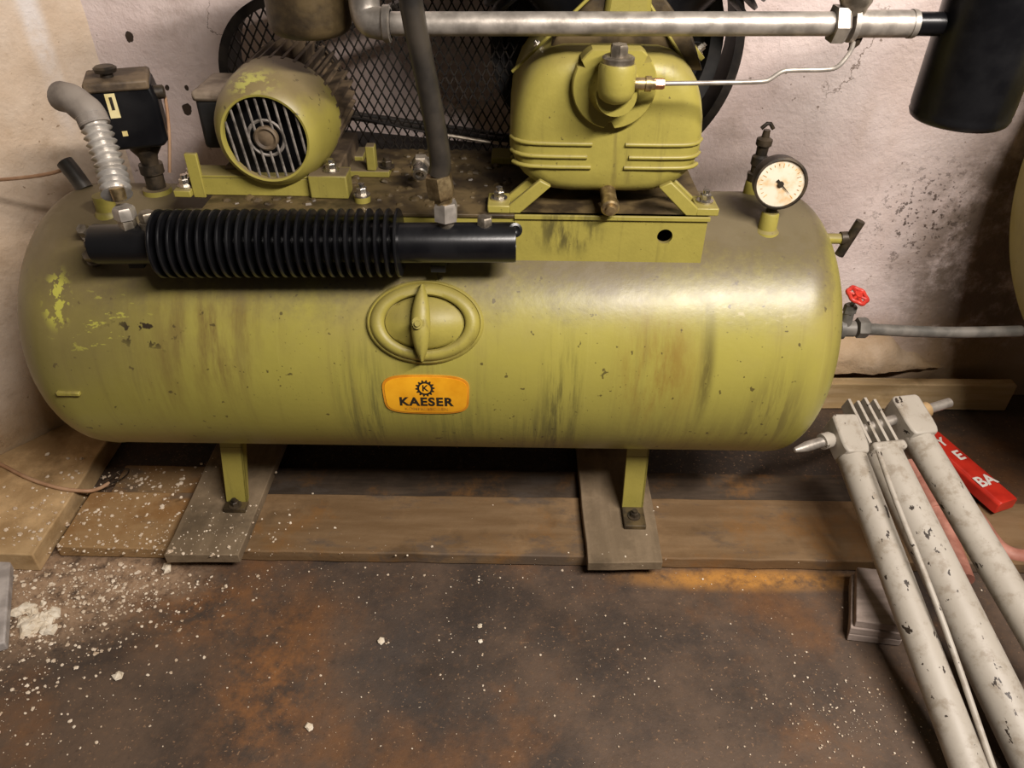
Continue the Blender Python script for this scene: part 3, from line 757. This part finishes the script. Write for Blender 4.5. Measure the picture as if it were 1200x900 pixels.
# finned after-cooler along the tank
ca, cb = Vector((-.652, -.2, .702)), Vector((.003, -.2, .715)); cdv = (cb - ca).normalized()
cool = MB().lathe(ca, cb - ca, [(0, .026), (.0, .030), (.003, .031), ((cb - ca).length - .003, .031), ((cb - ca).length, .030), ((cb - ca).length, .026), ((cb - ca).length - .006, .024)], 40)
cooler = cool.build('aftercooler', M['black'], comp, 35, label='black finned cooler tube lying along the tank front')
fm = MB().lathe((0, 0, -.003), (0, 0, 1), [(0, .030), (.0005, .0515), (.002, .053), (.004, .053), (.0055, .0515), (.006, .030)], 40, False, False).mesh('fin', M['black'], 40)
NFIN = 26
for k in range(NFIN):
    x = -.547 + (.547 - .178) * k / (NFIN - 1); t = (x - ca.x) / (cb.x - ca.x); inst(fm, 'fin', cooler, ca.lerp(cb, t), cdv)
MB().lathe(ca - cdv * .001, -cdv, [(0, .012), (.006, .012), (.006, .009), (.014, .008)], 6).build('end_plug', M['steel_dull'], cooler)
# brackets hold it to the bed
for x in (-.60, -.12): MB().box(x - .012, x + .012, -.200, -.13, .660, .672).build('cooler_bracket', M['black_matt'], cooler, 30, .001)
# plugs on its top
for px, py in ((568, 262), (175, 262)):
    p = at(px, py, -.2); p.z = .738; q = MB().lathe((p.x, -.2, .735), (0, 0, 1), [(-.006, .014), (.006, .014), (.006, .011), (.010, .011)], 20); q.hexn((p.x, -.2, .745), (0, 0, 1), .0125, .012); q.build('plug', M['steel_dull'], cooler)
p = at(596, 268, -.2); MB().lathe((.001, -.205, .738), (.25, -1, .4), [(0, .010), (.004, .011), (.005, .007), (.003, .004)], 18).build('end_eye', M['black'], cooler)

# hose from the top down into the cooler
hx = at(523, 262, -.2).x
hp_ = [Vector((hx - .008, -.2, .822))] + [at(px, py, Y_) for px, py, Y_ in ((517, 190, -.2), (507, 130, -.203), (495, 70, -.207), (484, 20, -.212), (476, -40, -.216), (470, -90, -.22))] + [Vector((-.13, -.21, 1.24)), Vector((-.09, -.12, 1.30)), Vector((-.055, -.01, 1.26)), Vector((-.05, .04, 1.19))]
MB().tube(hp_, .0155, 18, 2).build('pressure_hose', M['rubber'], comp, 60, label='thick black hose dropping into the cooler')
fx_ = MB(); fx_.lathe((hx, -.2, .738), (0, 0, 1), [(0, .012), (.014, .0125), (.016, .010)], 20); fx_.build('hose_nipple', M['steel_dull'], comp)
MB().hexn((hx, -.2, .752), (0, 0, 1), .019, .028).build('hose_nut', M['steel'], comp)
MB().lathe((hx - .003, -.2, .778), (0, 0, 1), [(0, .0135), (.012, .0135)], 20).build('hose_collar', M['brass'], comp)
MB().lathe((hx - .005, -.2, .788), (-.12, 0, 1), [(0, .019), (.005, .0215), (.026, .0215), (.034, .020)], 6).build('hose_nut', M['brass'], comp)

# galvanised pipe to the intake silencer
py_ = -.125
pa, pb2 = at(455, 28, py_), at(1072, 28, py_)
gp = MB().cyl(pa, at(985, 28, py_), 0.0158, n=28).build('suction_pipe', M['steel'], comp, 35, label='galvanised pipe across the top')
MB().cyl(at(1008, 28, py_), at(1073, 28, py_), 0.0178, n=28).build('pipe_socket', M['steel'], gp)
MB().lathe(at(1066, 28, py_), (1, 0, 0), [(0, .0189), (.006, .0189)], 28).build('pipe_bead', M['steel'], gp)
MB().hexn(at(975, 28, py_), (1, 0, .0), (.0262), .020).build('union_nut', M['steel'], gp)
MB().lathe(at(996, 28, py_), (1, 0, 0), [(0, .017), (.0, .024), (.007, .024), (.009, .0185), (.016, .0185)], 28).build('union_ring', M['steel'], gp)
tj = at(1000, 12, py_); MB().lathe(tj, (0, 0, 1), [(-.005, .016), (.004, .018), (.012, .022), (.03, .022), (.034, .018)], 24).build('tee_branch', M['steel_dull'], gp)
MB().lathe(at(1001, 50, py_ + .004), (.28, 0, 1), [(-.012, .004), (-.006, .0045), (0, .008), (.012, .008), (.016, .006)], 14).build('tube_joint', M['dark_metal'], gp)
# elbow at the other end
el = MB(); e0 = at(455, 28, py_)
pts = [e0 + Vector((.004, 0, 0)), e0 + Vector((-.012, 0, 0)), e0 + Vector((-.026, .004, .002)), e0 + Vector((-.033, .012, .012)), e0 + Vector((-.034, .016, .035)), e0 + Vector((-.034, .016, .08))]
el.tube(pts, .0215, 20, 2); el.lathe(e0 + Vector((-.008, 0, 0)), (1, 0, 0), [(0, .0215), (.002, .0245), (.010, .0245), (.012, .019)], 24)
el.build('pipe_elbow', M['steel'], gp, 50)
# silencer pot
sc_ = at(1125, 130, py_); sil = MB()
sil.lathe((sc_.x, py_, at(1125, 140, py_).z), (0, 0, 1), [(0, .02), (.0, .063), (.003, .067), (.010, .0697), (.014, .0687), (.020, .0700), (.30, .0700)], 48)
sil_o = sil.build('intake_silencer', M['black'], comp, 40, label='black round intake silencer can')
MB().cyl(at(1070, 28, py_), at(1112, 28, py_), 0.0157, n=24).build('pipe_stub', M['black'], sil_o)
# dull olive can above the motor
cn = at(362, 10, -.06)
can = MB().lathe((cn.x, -.06, at(362, 52, -.06).z + .015), (0, 0, 1), [(0, .01), (0, .046), (.004, .054), (.012, .0595), (.022, .061), (.22, .061)], 44).build('air_filter', M['oil_grime'], comp, 40, label='grimy round filter can above the motor')

MB().tube([(cn.x, -.06, 1.16), (cn.x + .06, -.06, 1.19), (-.10, .02, 1.19), (-.055, .05, 1.175)], .018, 14, 2).build('filter_pipe', M['steel_dull'], can, 60)
# gauge, valves
def nipple(parent, p, n_=None): return None
g = at(913, 213, -.075)
gn = Vector((-.06, -1, .10)).normalized()
gau = MB().lathe(g + gn * -.016, gn, [(-.012, .030), (-.010, .038), (0, .0405), (.022, .0405), (.024, .0425), (.030, .0425), (.031, .039), (.027, .038)], 40, True, False).build('pressure_gauge', M['dark_metal'], comp, 40, label='round pressure gauge with a stained dial')
MB().lathe(g + gn * .009, gn, [(0, .0385), (.002, .0385)], 40).build('dial', M['dial'], gau)
gu = gn.cross(Vector((0, 0, 1))).normalized(); gv = gu.cross(gn); gu = -gu if gu.x < 0 else gu
if gv.z < 0: gv = -gv
tk = MB()
for k in range(21):
    a = math.radians(225 - 270 * k / 20); r0 = .029 if k % 5 else .026
    d = gu * math.cos(a) + gv * math.sin(a); s_ = gu * -math.sin(a) + gv * math.cos(a); c = g + gn * .0114
    tk.add([c + d * r0 - s_ * .0005, c + d * r0 + s_ * .0005, c + d * .033 + s_ * .0005, c + d * .033 - s_ * .0005], [(0, 1, 2, 3)])
tk.build('dial_marks', M['ink_worn'], gau, 0)
nd = MB(); c = g + gn * .013; d = (gu * .8 - gv * .75).normalized(); s_ = d.cross(gn)
nd.add([c - d * .009 - s_ * .0022, c - d * .009 + s_ * .0022, c + d * .003 + s_ * .0012, c + d * .026, c + d * .003 - s_ * .0012], [(0, 1, 2, 3, 4)]); nd.lathe(c - gn * .001, gn, [(0, .0045), (.003, .0045)], 16)
nd.build('needle', M['ink'], gau, 0)
MB().cyl((g.x - .002, -.075, g.z - .058), (g.x - .001, -.075, g.z - .036), .009).build('gauge_stem', M['dark_metal'], gau)
MB().lathe((g.x - .003, -.077, .672), (0, 0, 1), [(0, .023), (.012, .021), (.016, .0155), (.042, .0145), (.045, .013)], 24).build('gauge_socket', M['olive'], tank)
sv = at(883, 220, .06); svp = Vector((sv.x, .06, .685))
MB().lathe(svp, (0, 0, 1), [(0, .018), (.03, .016), (.034, .014)], 20).build('valve_socket', M['olive'], tank)
svm = MB().lathe(svp + Vector((0, 0, .032)), (.03, 0, 1), [(0, .015), (.014, .0165), (.016, .012), (.028, .0125), (.03, .015), (.044, .015), (.048, .010), (.062, .0105), (.066, .014), (.076, .014), (.080, .007), (.092, .006)], 16)
svm.tube([svp + Vector((-.008, 0, .126)), svp + Vector((.004, 0, .138)), svp + Vector((.013, 0, .126))], .0035, 8, 1)
svm.build('safety_valve', M['dark_metal'], comp, 30, label='dark stepped safety valve')
# small cock at the tank end
tcp = at(972, 279, .0); tc = MB().cyl((tcp.x - .03, 0, tcp.z - .001), (tcp.x + .022, 0, tcp.z - .001), .0095).build('cock_stub', M['olive'], tank)
hm = Vector((tcp.x + .035, -.004, tcp.z + .002)); hd_ = Vector((.28, -.05, 1)).normalized()
tk2 = MB().cyl((tcp.x + .02, 0, tcp.z), (tcp.x + .032, 0, tcp.z + .001), .012); tk2.tube([hm - hd_ * .036, hm, hm + hd_ * .036], .0085, 10)
tk2.build('drain_cock', M['dark_metal'], comp, 40, label='dark tee handled cock on the tank end')
# stop valve with red wheel
v0 = at(990, 385, .0); vb = MB()
vb.lathe((v0.x - .085, 0, v0.z), (1, 0, 0), [(0, .016), (.070, .016), (.072, .021), (.081, .021), (.083, .016), (.103, .016)], 18)
vb.cyl((v0.x - .002, 0, v0.z), (v0.x - .002, 0, v0.z + .042), .012, .010); vb.hexn((v0.x - .002, 0, v0.z + .038), (0, 0, 1), .0125, .016); vb.cyl((v0.x - .002, 0, v0.z + .05), (v0.x + .002, -.003, v0.z + .075), .004)
vbo = vb.build('stop_valve', M['grey_pipe'], comp, 35, label='grey stop valve with a red handwheel')
hw_c = Vector((v0.x + .002, -.004, v0.z + .077)); ha = Vector((.25, -.30, .9)).normalized(); hu = ha.orthogonal().normalized(); hv = ha.cross(hu)
hwm = MB(); RR = []
for k in range(37):
    t = 2 * math.pi * k / 36; r = .0195 + .0015 * math.cos(6 * t); RR.append(hw_c + (hu * math.cos(t) + hv * math.sin(t)) * r)
hwm.tube(RR, .0042, 8)
for k in range(3):
    t = math.pi * k / 3; d = hu * math.cos(t) + hv * math.sin(t); hwm.tube([hw_c - d * .019, hw_c + d * .019], .003, 6)
hwm.lathe(hw_c - ha * .005, ha, [(0, .008), (.010, .008)], 12); hwm.build('handwheel', M['red'], vbo, 50, label='red spoked handwheel')

# pressure switch
sw0 = at(128, 166, .0); sw1 = at(190, 160, .0); swt = at(165, 80, .0)
sx0, sx1, sz0, sz1 = -.690, -.594, .792, .896
swb = MB().prism([(sx0, sz0), (sx1 - .004, sz0), (sx1 + .004, sz0 + .010), (sx1 + .004, sz1 - .03), (sx1 - .002, sz1), (sx0, sz1)], -.035, .045)
sw = swb.build('pressure_switch', M['black'], comp, 30, .006, 'black pressure switch box with a top knob')
MB().box(sx0 - .004, sx1 - .003, -.039, .049, sz1 - .010, sz1 + .006).build('lid', M['fins'], sw, 30, .004)
kb = at(126, 84, .0); MB().lathe((sx0 + .032, -.005, sz1 + .004), (0, 0, 1), [(0, .010), (.010, .010), (.010, .0165), (.016, .018), (.019, .014)], 20).build('knob', M['dark_metal'], sw)
MB().lathe((sx1 + .0, -.01, sz1 - .022), (1, 0, 0), [(0, .011), (.014, .011), (.016, .008)], 14).build('cable_gland', M['dark_metal'], sw)
lb = MB().box(sx0 + .024, sx0 + .039, -.0365, -.0345, sz0 + .054, sz0 + .092).build('label_plate', M['yellow_label'], sw, 0)
MB().box(sx0 + .0295, sx0 + .034, -.0375, -.0362, sz0 + .067, sz0 + .087).build('scale_mark', M['ink'], lb, 0)
MB().box(sx0 + .034, sx0 + .042, -.0365, -.0345, sz0 + .024, sz0 + .032).build('label_plate', M['yellow_label'], sw, 0)
MB().lathe((sx0 + .058, .01, .705), (0, 0, 1), [(0, .016), (.03, .016), (.03, .020), (.046, .020), (.046, .014), (.060, .016), (.075, .026), (.092, .026)], 20).build('switch_stem', M['dark_metal'], sw, 35)
MB().lathe((sx0 + .055, .01, .69), (0, 0, 1), [(0, .026), (.018, .024)], 20).build('switch_socket', M['olive_dirty_shade'], tank)
MB().tube([(sx1 + .012, -.01, sz1 - .024), at(190, 120, -.005), at(195, 160, -.005), at(197, 205, 0)], .0028, 8, 2).build('switch_cable', M['cable'], sw, 60)
pv = Vector(((sx0 + sx1) / 2, .0, 0)); rz = Matrix.Rotation(math.radians(20), 3, 'Z')
sw.rotation_euler.z = math.radians(20); sw.location = pv - rz @ pv + rz @ sw.location + rz @ Vector(B) - Vector(B)
# corrugated hose
ch0 = Vector((at(146, 250, -.2).x, -.2, .735))
path = [ch0 + Vector((-.006, .006, .047)), at(131, 200, -.165), at(121, 172, -.15), at(111, 145, -.135), at(107, 136, -.13)]
P = [Vector(p) for p in path]
Q = []
for i in range(len(P) - 1):
    for k in range(16): Q.append(P[i].lerp(P[i + 1], k / 16))
Q.append(P[-1]); Q2 = Q[:]
for _ in range(6): Q2 = [Q2[0]] + [(Q2[i - 1] + Q2[i] * 2 + Q2[i + 1]) / 4 for i in range(1, len(Q2) - 1)] + [Q2[-1]]
cor = MB()
# resample evenly and ring it
D = [0]
for a, b in zip(Q2, Q2[1:]): D.append(D[-1] + (b - a).length)
def along(s):
    for i in range(1, len(D)):
        if D[i] >= s: return Q2[i - 1].lerp(Q2[i], (s - D[i - 1]) / (D[i] - D[i - 1] + 1e-9))
    return Q2[-1]
NR = 12; pts = [along(D[-1] * k / (NR * 6)) for k in range(NR * 6 + 1)]
idx = {'i': 0}
cor.tube(pts, lambda t: .0160 + .0065 * (0.5 + 0.5 * math.cos(2 * math.pi * NR * t)), 18)
MB().lathe(ch0 + Vector((-.006, .006, .040)), (-.1, .08, 1), [(0, .014), (.003, .019), (.016, .019)], 20)
flex = cor.build('corrugated_hose', M['flex'], comp, 60, label='bright corrugated metal hose')
up = (P[-1] - P[-2]).normalized()
eq = [P[-1] - up * .014, P[-1] + up * .006, at(97, 126, -.12), at(86, 116, -.11), at(72, 113, -.095)]
eb = MB().tube(eq, lambda t: .0222, 20, 2)
MB().lathe(eq[-1], eq[-1] - eq[-2], [(-.004, .0195), (.0012, .0195), (.0015, .018)], 20).build('elbow_mouth', M['black'], flex)
eb.lathe(P[-1] - up * .012, up, [(0, .019), (.004, .022), (.014, .022)], 20)
eb.build('rubber_elbow', M['rubber_grey'], flex, 50, label='grey rubber elbow')
MB().lathe(ch0 + Vector((0, 0, .042)), (-.05, .05, 1), [(0, .010), (.018, .011)], 16).build('hose_tail', M['brass'], flex)
MB().hexn(ch0 + Vector((0, 0, .012)), (0, 0, 1), .0165, .018).build('hose_nut', M['steel'], flex)
MB().hexn(ch0 + Vector((0, 0, -.006)), (0, 0, 1), .0135, .018).build('hose_nut', M['steel_dull'], flex)
MB().lathe((at(122, 236, -.06).x, -.06, .685), (0, 0, 1), [(0, .022), (.008, .020), (.012, .0165), (.038, .0165)], 20).build('tank_socket', M['olive'], tank)
MB().tube([at(100, 222, .03), at(88, 205, .04), at(76, 190, .05)], .0150, 16, 1).build('blind_hose', M['rubber'], comp, 50)
for px, py in ((98, 270), (105, 300)):
    pp = at(px, py, -.13 if py < 290 else -.165)
    MB().hexn(pp + Vector((0, .012, -.012)), (0, -.7, .7), .010, .020, .013).build('bolt', M['steel_dull'], tank)
pp = at(192, 240, -.09)

# ------------------------------------------------------------------ the rest of the room
# second tank at the side
t2 = thing('storage_tank', 'olive green horizontal storage tank, only its rounded end in view beside the dark wall corner', 'tank', (1.62, 0, .0))
T2 = tank_mesh((0, -.03, .72), (1, 0, 0), 1.11, 2.3, .36, .10, .10, .8).build('tank', M['olive_dirty_shade'], t2, 40)  # greasy olive used here to darken this tank as if shaded
for x in (1.42, 2.1):
    for y in (-.17, .13): MB().box(x - .03, x + .03, y - .025, y + .025, 0, .45).build('leg', M['olive_dirty_shade'], t2, 30, .002)
pm = MB().box(1.02, 1.62, -.24, .22, 1.07, 1.12); pm.prism([(1.00, 1.12), (1.58, 1.12), (1.58, 1.38), (1.50, 1.50), (1.08, 1.50), (1.00, 1.38)], -.22, .24)  # unseen solid added above this tank to cast the corner shadow
pm.build('shadow_block', M['olive_dirty_shade'], t2, 30, .01)
cp = MB(); a = at(1008, 385, .0); bpt = at(1196, 388, .03)
cp.tube([a, at(1060, 388, .01), at(1120, 390, .02), bpt], .0115, 16, 2); cpo = cp.build('connecting_pipe', M['grey_pipe'], None, 50)
tag(cpo, 'grey painted pipe running from the stop valve to the second tank', 'pipe')
MB().hexn(at(1004, 384, 0), (1, 0, 0), .0205, .022).build('pipe_nut', M['grey_pipe'], cpo)

# folded tripod on the floor
tri = thing('folded_tripod', 'folded cream painted steel tripod with three chipped legs lying on the floor', 'tripod', (.75, -.45, 0))
A0, A1 = Vector((.5604, -.1378, .240)), Vector((.930, .008, .253)); ad = (A1 - A0).normalized()
def axpt(px, off=0):     # point on the axle under this column of the photograph
    best = min(range(401), key=lambda k: abs((lambda q: 600 + FPX * (q - CAM).dot(RGT) / (q - CAM).dot(FWD))(A0.lerp(A1, k / 400)) - px)); return A0.lerp(A1, best / 400)
h1, h2, h3 = axpt(990), axpt(1020), axpt(1062)
def leg_obj(head, foot, r, name='leg'):
    d = (foot - head).normalized(); m = MB(); m.lathe(head + d * .045, d, [(0, r * .9), (.004, r), ((foot - head).length + .05, r)], 24)
    return m.build(name, M['cream'], tri, 35), d
f1, f2, f3 = atz(1137, 905, .045), atz(1190, 850, .055), atz(1200, 722, .13)
L1, d1_ = leg_obj(h1 - Vector((0, 0, .005)), f1, .0285)
L3, d3_ = leg_obj(h3 - Vector((0, 0, .005)), f3, .0295)
L2, d2_ = leg_obj(h2 + (f2 - h2).normalized() * .01, f2, .036)
def head_block(h, d, leg_, wx, ln, th):
    s = ad; nn = d.cross(s).normalized(); s = nn.cross(d).normalized(); m = MB()
    pr = [(-.035, -.8), (-.028, -1), (ln * .5, -1.0), (ln - .012, -.95), (ln, -.8), (ln, .8), (ln - .012, .95), (ln * .5, 1.0), (-.028, 1.0), (-.035, .8)]
    m.rings([[h + d * a + s * b * wx + nn * th for a, b in pr], [h + d * a + s * b * wx - nn * th for a, b in pr]])
    m.build('head_block', M['cream'], leg_, 30, .004)
head_block(h1, d1_, L1, .0275, .054, .026); head_block(h3, d3_, L3, .031, .062, .028)
ax = MB().lathe(A0, ad, [(0, .001), (.002, .005), (.030, .0105), ((A1 - A0).length, .0105)], 16).build('axle', M['steel'], tri, 35)
MB().lathe(h1 - ad * .056, ad, [(0, .0165), (.018, .0165), (.026, .012)], 18).build('axle_collar', M['cream'], ax)
MB().lathe(h3 + ad * .036, ad, [(0, .018), (.018, .017), (.02, .012)], 18).build('axle_collar', M['sill_pale'], ax)
# fork plates of the middle leg
s_ = (d2_.cross(ad).cross(d2_)).normalized(); n2 = d2_.cross(s_).normalized()
if s_.x < 0: s_ = -s_
for i, b in enumerate((-.030, -.011, .009, .029)):
    m = MB(); a = h2 + s_ * b + d2_ * .045; e = h2 + s_ * (b * .95) - d2_ * (.062 - .006 * (i % 2))
    q = [a - n2 * .020 , a + n2 * .020, e + n2 * .016, e - n2 * .016]; m.rings([[p - s_ * .0032 for p in q], [p + s_ * .0032 for p in q]])
    m.build('fork_plate', M['cream'], L2, 30, .001)
m = MB(); c = h2 + d2_ * .05; q = [c + s_ * a + n2 * b for a, b in ((-.036, -.034), (.036, -.034), (.036, .034), (-.036, .034))]; m.rings([q, [p + d2_ * .02 for p in q]]); m.build('fork_base', M['cream'], L2, 30, .006)
# thin stay rod
MB().tube([atz(1029, 528, .275), atz(1048, 583, .245), atz(1079, 660, .20), atz(1111, 744, .15), atz(1162, 894, .06), atz(1185, 960, .03)], .0052, 10, 2).build('stay_rod', M['cream'], tri, 60)

# offcut of wood under the tripod
bk = MB(); c0 = [(.640, -.405), (.735, -.418), (.760, -.287), (.686, -.277)]
bko = slab('wood_offcut', c0, 0, .018, M['block'], 'grey wooden offcut of stacked layers on the floor under the tripod leg', 'wood block', .002)
for k in range(1, 3):
    z = k * .0185
    m = MB(); q = [(x + .002 * k * (-1) ** k, y + .002 * k) for x, y in c0]; m.prism_z(q, z - .0005, z + .018); m.build('layer', M['block'], bko, 30, .002)

# red tool with lettering and faded handle behind the tripod
ra, rb = atz(1083, 508, .07), atz(1180, 592, .06)
rd = (rb - ra).normalized(); rs = rd.cross(Vector((0, 0, 1))).normalized(); ru = rs.cross(rd).normalized()
rt = thing('red_tool', 'red tool with white letters lying behind the cream tripod legs', 'tool', (ra.x, ra.y, 0))
m = MB(); hwid = .028
def rp_(s, b, h): return ra + rd * s + rs * b + ru * h
Lr = (rb - ra).length
q = [(-hwid, -.018), (hwid, -.018), (hwid, .008), (hwid - .006, .014), (-hwid + .006, .014), (-hwid, .008)]
m.rings([[rp_(s, b * k, h) for b, h in q] for s, k in ((0, .8), (.02, 1), (Lr - .01, 1), (Lr, .95))])
body_r = m.build('handle', M['red_tool'], rt, 30, .002)
m = MB(); m.tube([rp_(.02, -.0, -.03), rp_(Lr * .5, 0, -.035), rp_(Lr * .75, 0, -.035)], .018, 12, 1); m.build('grip', M['dark_metal'], rt, 40)
def tool_text(txt, s, b, size):
    me = text_mesh(txt, size, .0012)
    # letters read up along the handle
    ex, ey = (-rs if (-rs).dot(RGT) > 0 else rs), None
    ex = -rd if False else ex
    for v in me.vertices:
        v.co = rp_(s, b, .0148) + (-rd) * 0 + ex_t * v.co.x + ey_t * v.co.y
    me.materials.append(M['white']); o = bpy.data.objects.new('lettering', me); C.collection.objects.link(o); attach(o, body_r)
ex_t = (rs * -1 if rs.y < 0 else rs) ; ex_t = ex_t if ex_t.y > 0 else -ex_t
ey_t = -rd if (-rd).dot(-RGT) > 0 else rd
tool_text('BA', Lr * .74, .002, .040); tool_text('E', Lr * .40, -.004, .040); tool_text('Y', Lr * .20, .0, .036)

ph = MB().tube([atz(1128, 590, .02), atz(1146, 608, .02), atz(1156, 624, .025), atz(1172, 646, .03), atz(1200, 655, .025), atz(1245, 650, .025)], .0165, 14, 2).build('bent_handle', M['pink'], None, 60)
tag(ph, 'faded pink bent handle on the floor beside the red tool', 'handle')
pk = MB().tube([atz(1066, 545, .03), atz(1090, 585, .03), atz(1115, 640, .025), atz(1130, 680, .02)], .020, 12, 2)
for s in ((1080, 566), (1095, 595)): pk.lathe(atz(*s, .03), atz(s[0] + 10, s[1] + 18, .03) - atz(*s, .03), [(0, .0225), (.006, .0235), (.012, .0225)], 12)
pko = pk.build('faded_clamp', M['pink'], None, 50); tag(pko, 'faded pink ridged bar on the floor between the two farther tripod legs', 'bar')

# cables and batten by the stained wall
cb_ = MB().tube([atz(-60, 520, .056), atz(0, 543, .056), atz(30, 560, .056), atz(70, 573, .056), atz(102, 576, .054), atz(116, 573, .036), atz(128, 566, .034)], .0042, 10, 2).build('tan_cable', M['cable'], None, 60)
tag(cb_, 'tan cable lying across the sandy timber pad', 'cable')
c2 = MB().tube([atz(128, 562, .0345), atz(140, 552, .036), atz(152, 548, .034), atz(150, 556, .034), atz(135, 566, .034), atz(112, 571, .034)], .0014, 6, 2).build('thin_wire', M['dark_metal'], None, 60)
tag(c2, 'thin dark wire loop on rubble at the end of the tan cable', 'wire')
c3 = MB().tube([at(-40, 212, .10), at(0, 211, .09), at(40, 207, .07), at(66, 202, .055), at(80, 196, .05)], lambda t: .0034, 8, 2).build('capillary_tube', M['cable'], None, 60)
tag(c3, 'thin tan tube running along the stained wall to the tank top', 'tube')
bt = MB(); b0, b1 = atz(5, 650, .015), atz(-4, 760, .015); dd = (b1 - b0).normalized(); sd = dd.cross(Vector((0, 0, 1)))
q = [(-.016, 0), (.016, 0), (.016, .022), (-.016, .022)]
bt.rings([[b0 + sd * a + Vector((0, 0, h - .012)) for a, h in q], [b1 + sd * a + Vector((0, 0, h - .012)) for a, h in q]])
tag(bt.build('grey_batten', M['stick'], None, 30, .003), 'grey batten end lying in the rubble before the sandy timber pad', 'batten')

# plaster pieces: the larger ones singly, the crumbs as one heap of stuff
def flake(m, p, s, rnd):
    n_ = rnd.choice((5, 6, 7)); ax = Vector((rnd.uniform(-.4, .4), rnd.uniform(-.4, .4), 1)); ph = rnd.random() * 6
    o = len(m.v); m.lathe(p, ax, [(0, s * .9), (s * .35, s), (s * .7, s * .55)], n_, phase=ph)
    for i in range(o, len(m.v)):
        v = Vector(m.v[i]); m.v[i] = tuple(v + Vector((rnd.uniform(-.3, .3), rnd.uniform(-.3, .3), rnd.uniform(-.12, .12))) * s)
rnd = random.Random(11)
def chunk(px, py, s, label, z=.0):
    m = MB(); p = atz(px, py, z); m2 = random.Random(int(px)); flake(m, p, s, m2)
    o = m.build('plaster_chunk', M['chunk'], None, 0); tag(o, label, 'plaster', 'plaster chunks on the floor')
chunk(197, 666, .012, 'pale plaster chunk touching the front end of a grey foot plank')
chunk(138, 793, .0095, 'white plaster chunk standing out in the crumbs by the stained wall')
chunk(446, 752, .0075, 'round white plaster chunk alone on the bare dark floor middle')
chunk(363, 852, .008, 'yellowish plaster chunk low on the rusty floor patch')
chunk(562, 734, .005, 'small white plaster chunk, farther of the pair near the floor centre')
chunk(563, 752, .005, 'small white plaster chunk, closer of the pair near the floor centre')
m = MB(); m2 = random.Random(5)
for _ in range(26):
    p = atz(45 + m2.gauss(0, 13), 725 + m2.gauss(0, 10), .0); flake(m, p, m2.uniform(.006, .017), m2)
o = m.build('mortar_heap', M['chunk'], None, 0); tag(o, 'flat heap of crumbled pale mortar on the floor beside the grey batten', 'mortar', kind='stuff')
m = MB()
def scatter(n_, cx, cy, sx, sy, s0, s1, z=0):
    for _ in range(n_):
        x = rnd.gauss(cx, sx); y = rnd.gauss(cy, sy)
        zz = z
        if z == 0:
            if y > -.245: 
                if y < -.06 and x > -.93: zz = .031
                elif x < -.955: zz = .051
                elif y < .03: zz = .015
                else: continue
            if y > .05: continue
            if -.71 < x < -.52 and y > -.27: zz = .056
            elif .14 < x < .32 and y > -.28: zz = .056
        flake(m, Vector((x, y, zz - .0005)), s0 + (s1 - s0) * rnd.random() ** 3, rnd)
scatter(988, -.90, -.33, .13, .10, 0.0007, 0.0047)
scatter(570, -.78, -.30, .12, .06, 0.0006, 0.0036)
scatter(250, -.88, -.12, .10, .08, 0.0005, 0.0042)
scatter(150, -.85, -.03, .07, .03, 0.0006, 0.0050)
scatter(171, -.58, -.20, .10, .06, 0.0006, 0.0029)
scatter(300, -.30, -.45, .35, .14, .0004, .0022)
scatter(260, .25, -.50, .35, .12, .0004, .0020)
scatter(228, .58, -.56, .07, .05, 0.0005, 0.0022)
scatter(304, -.86, -.52, .10, .10, 0.0006, 0.0032)
scatter(114, .0, -.27, .5, .02, 0.0006, 0.0029)
cro = m.build('plaster_crumbs', M['crumb'], None, 0); tag(cro, 'pale plaster crumbs scattered over the dark floor and timber sill', 'crumbs', kind='stuff')
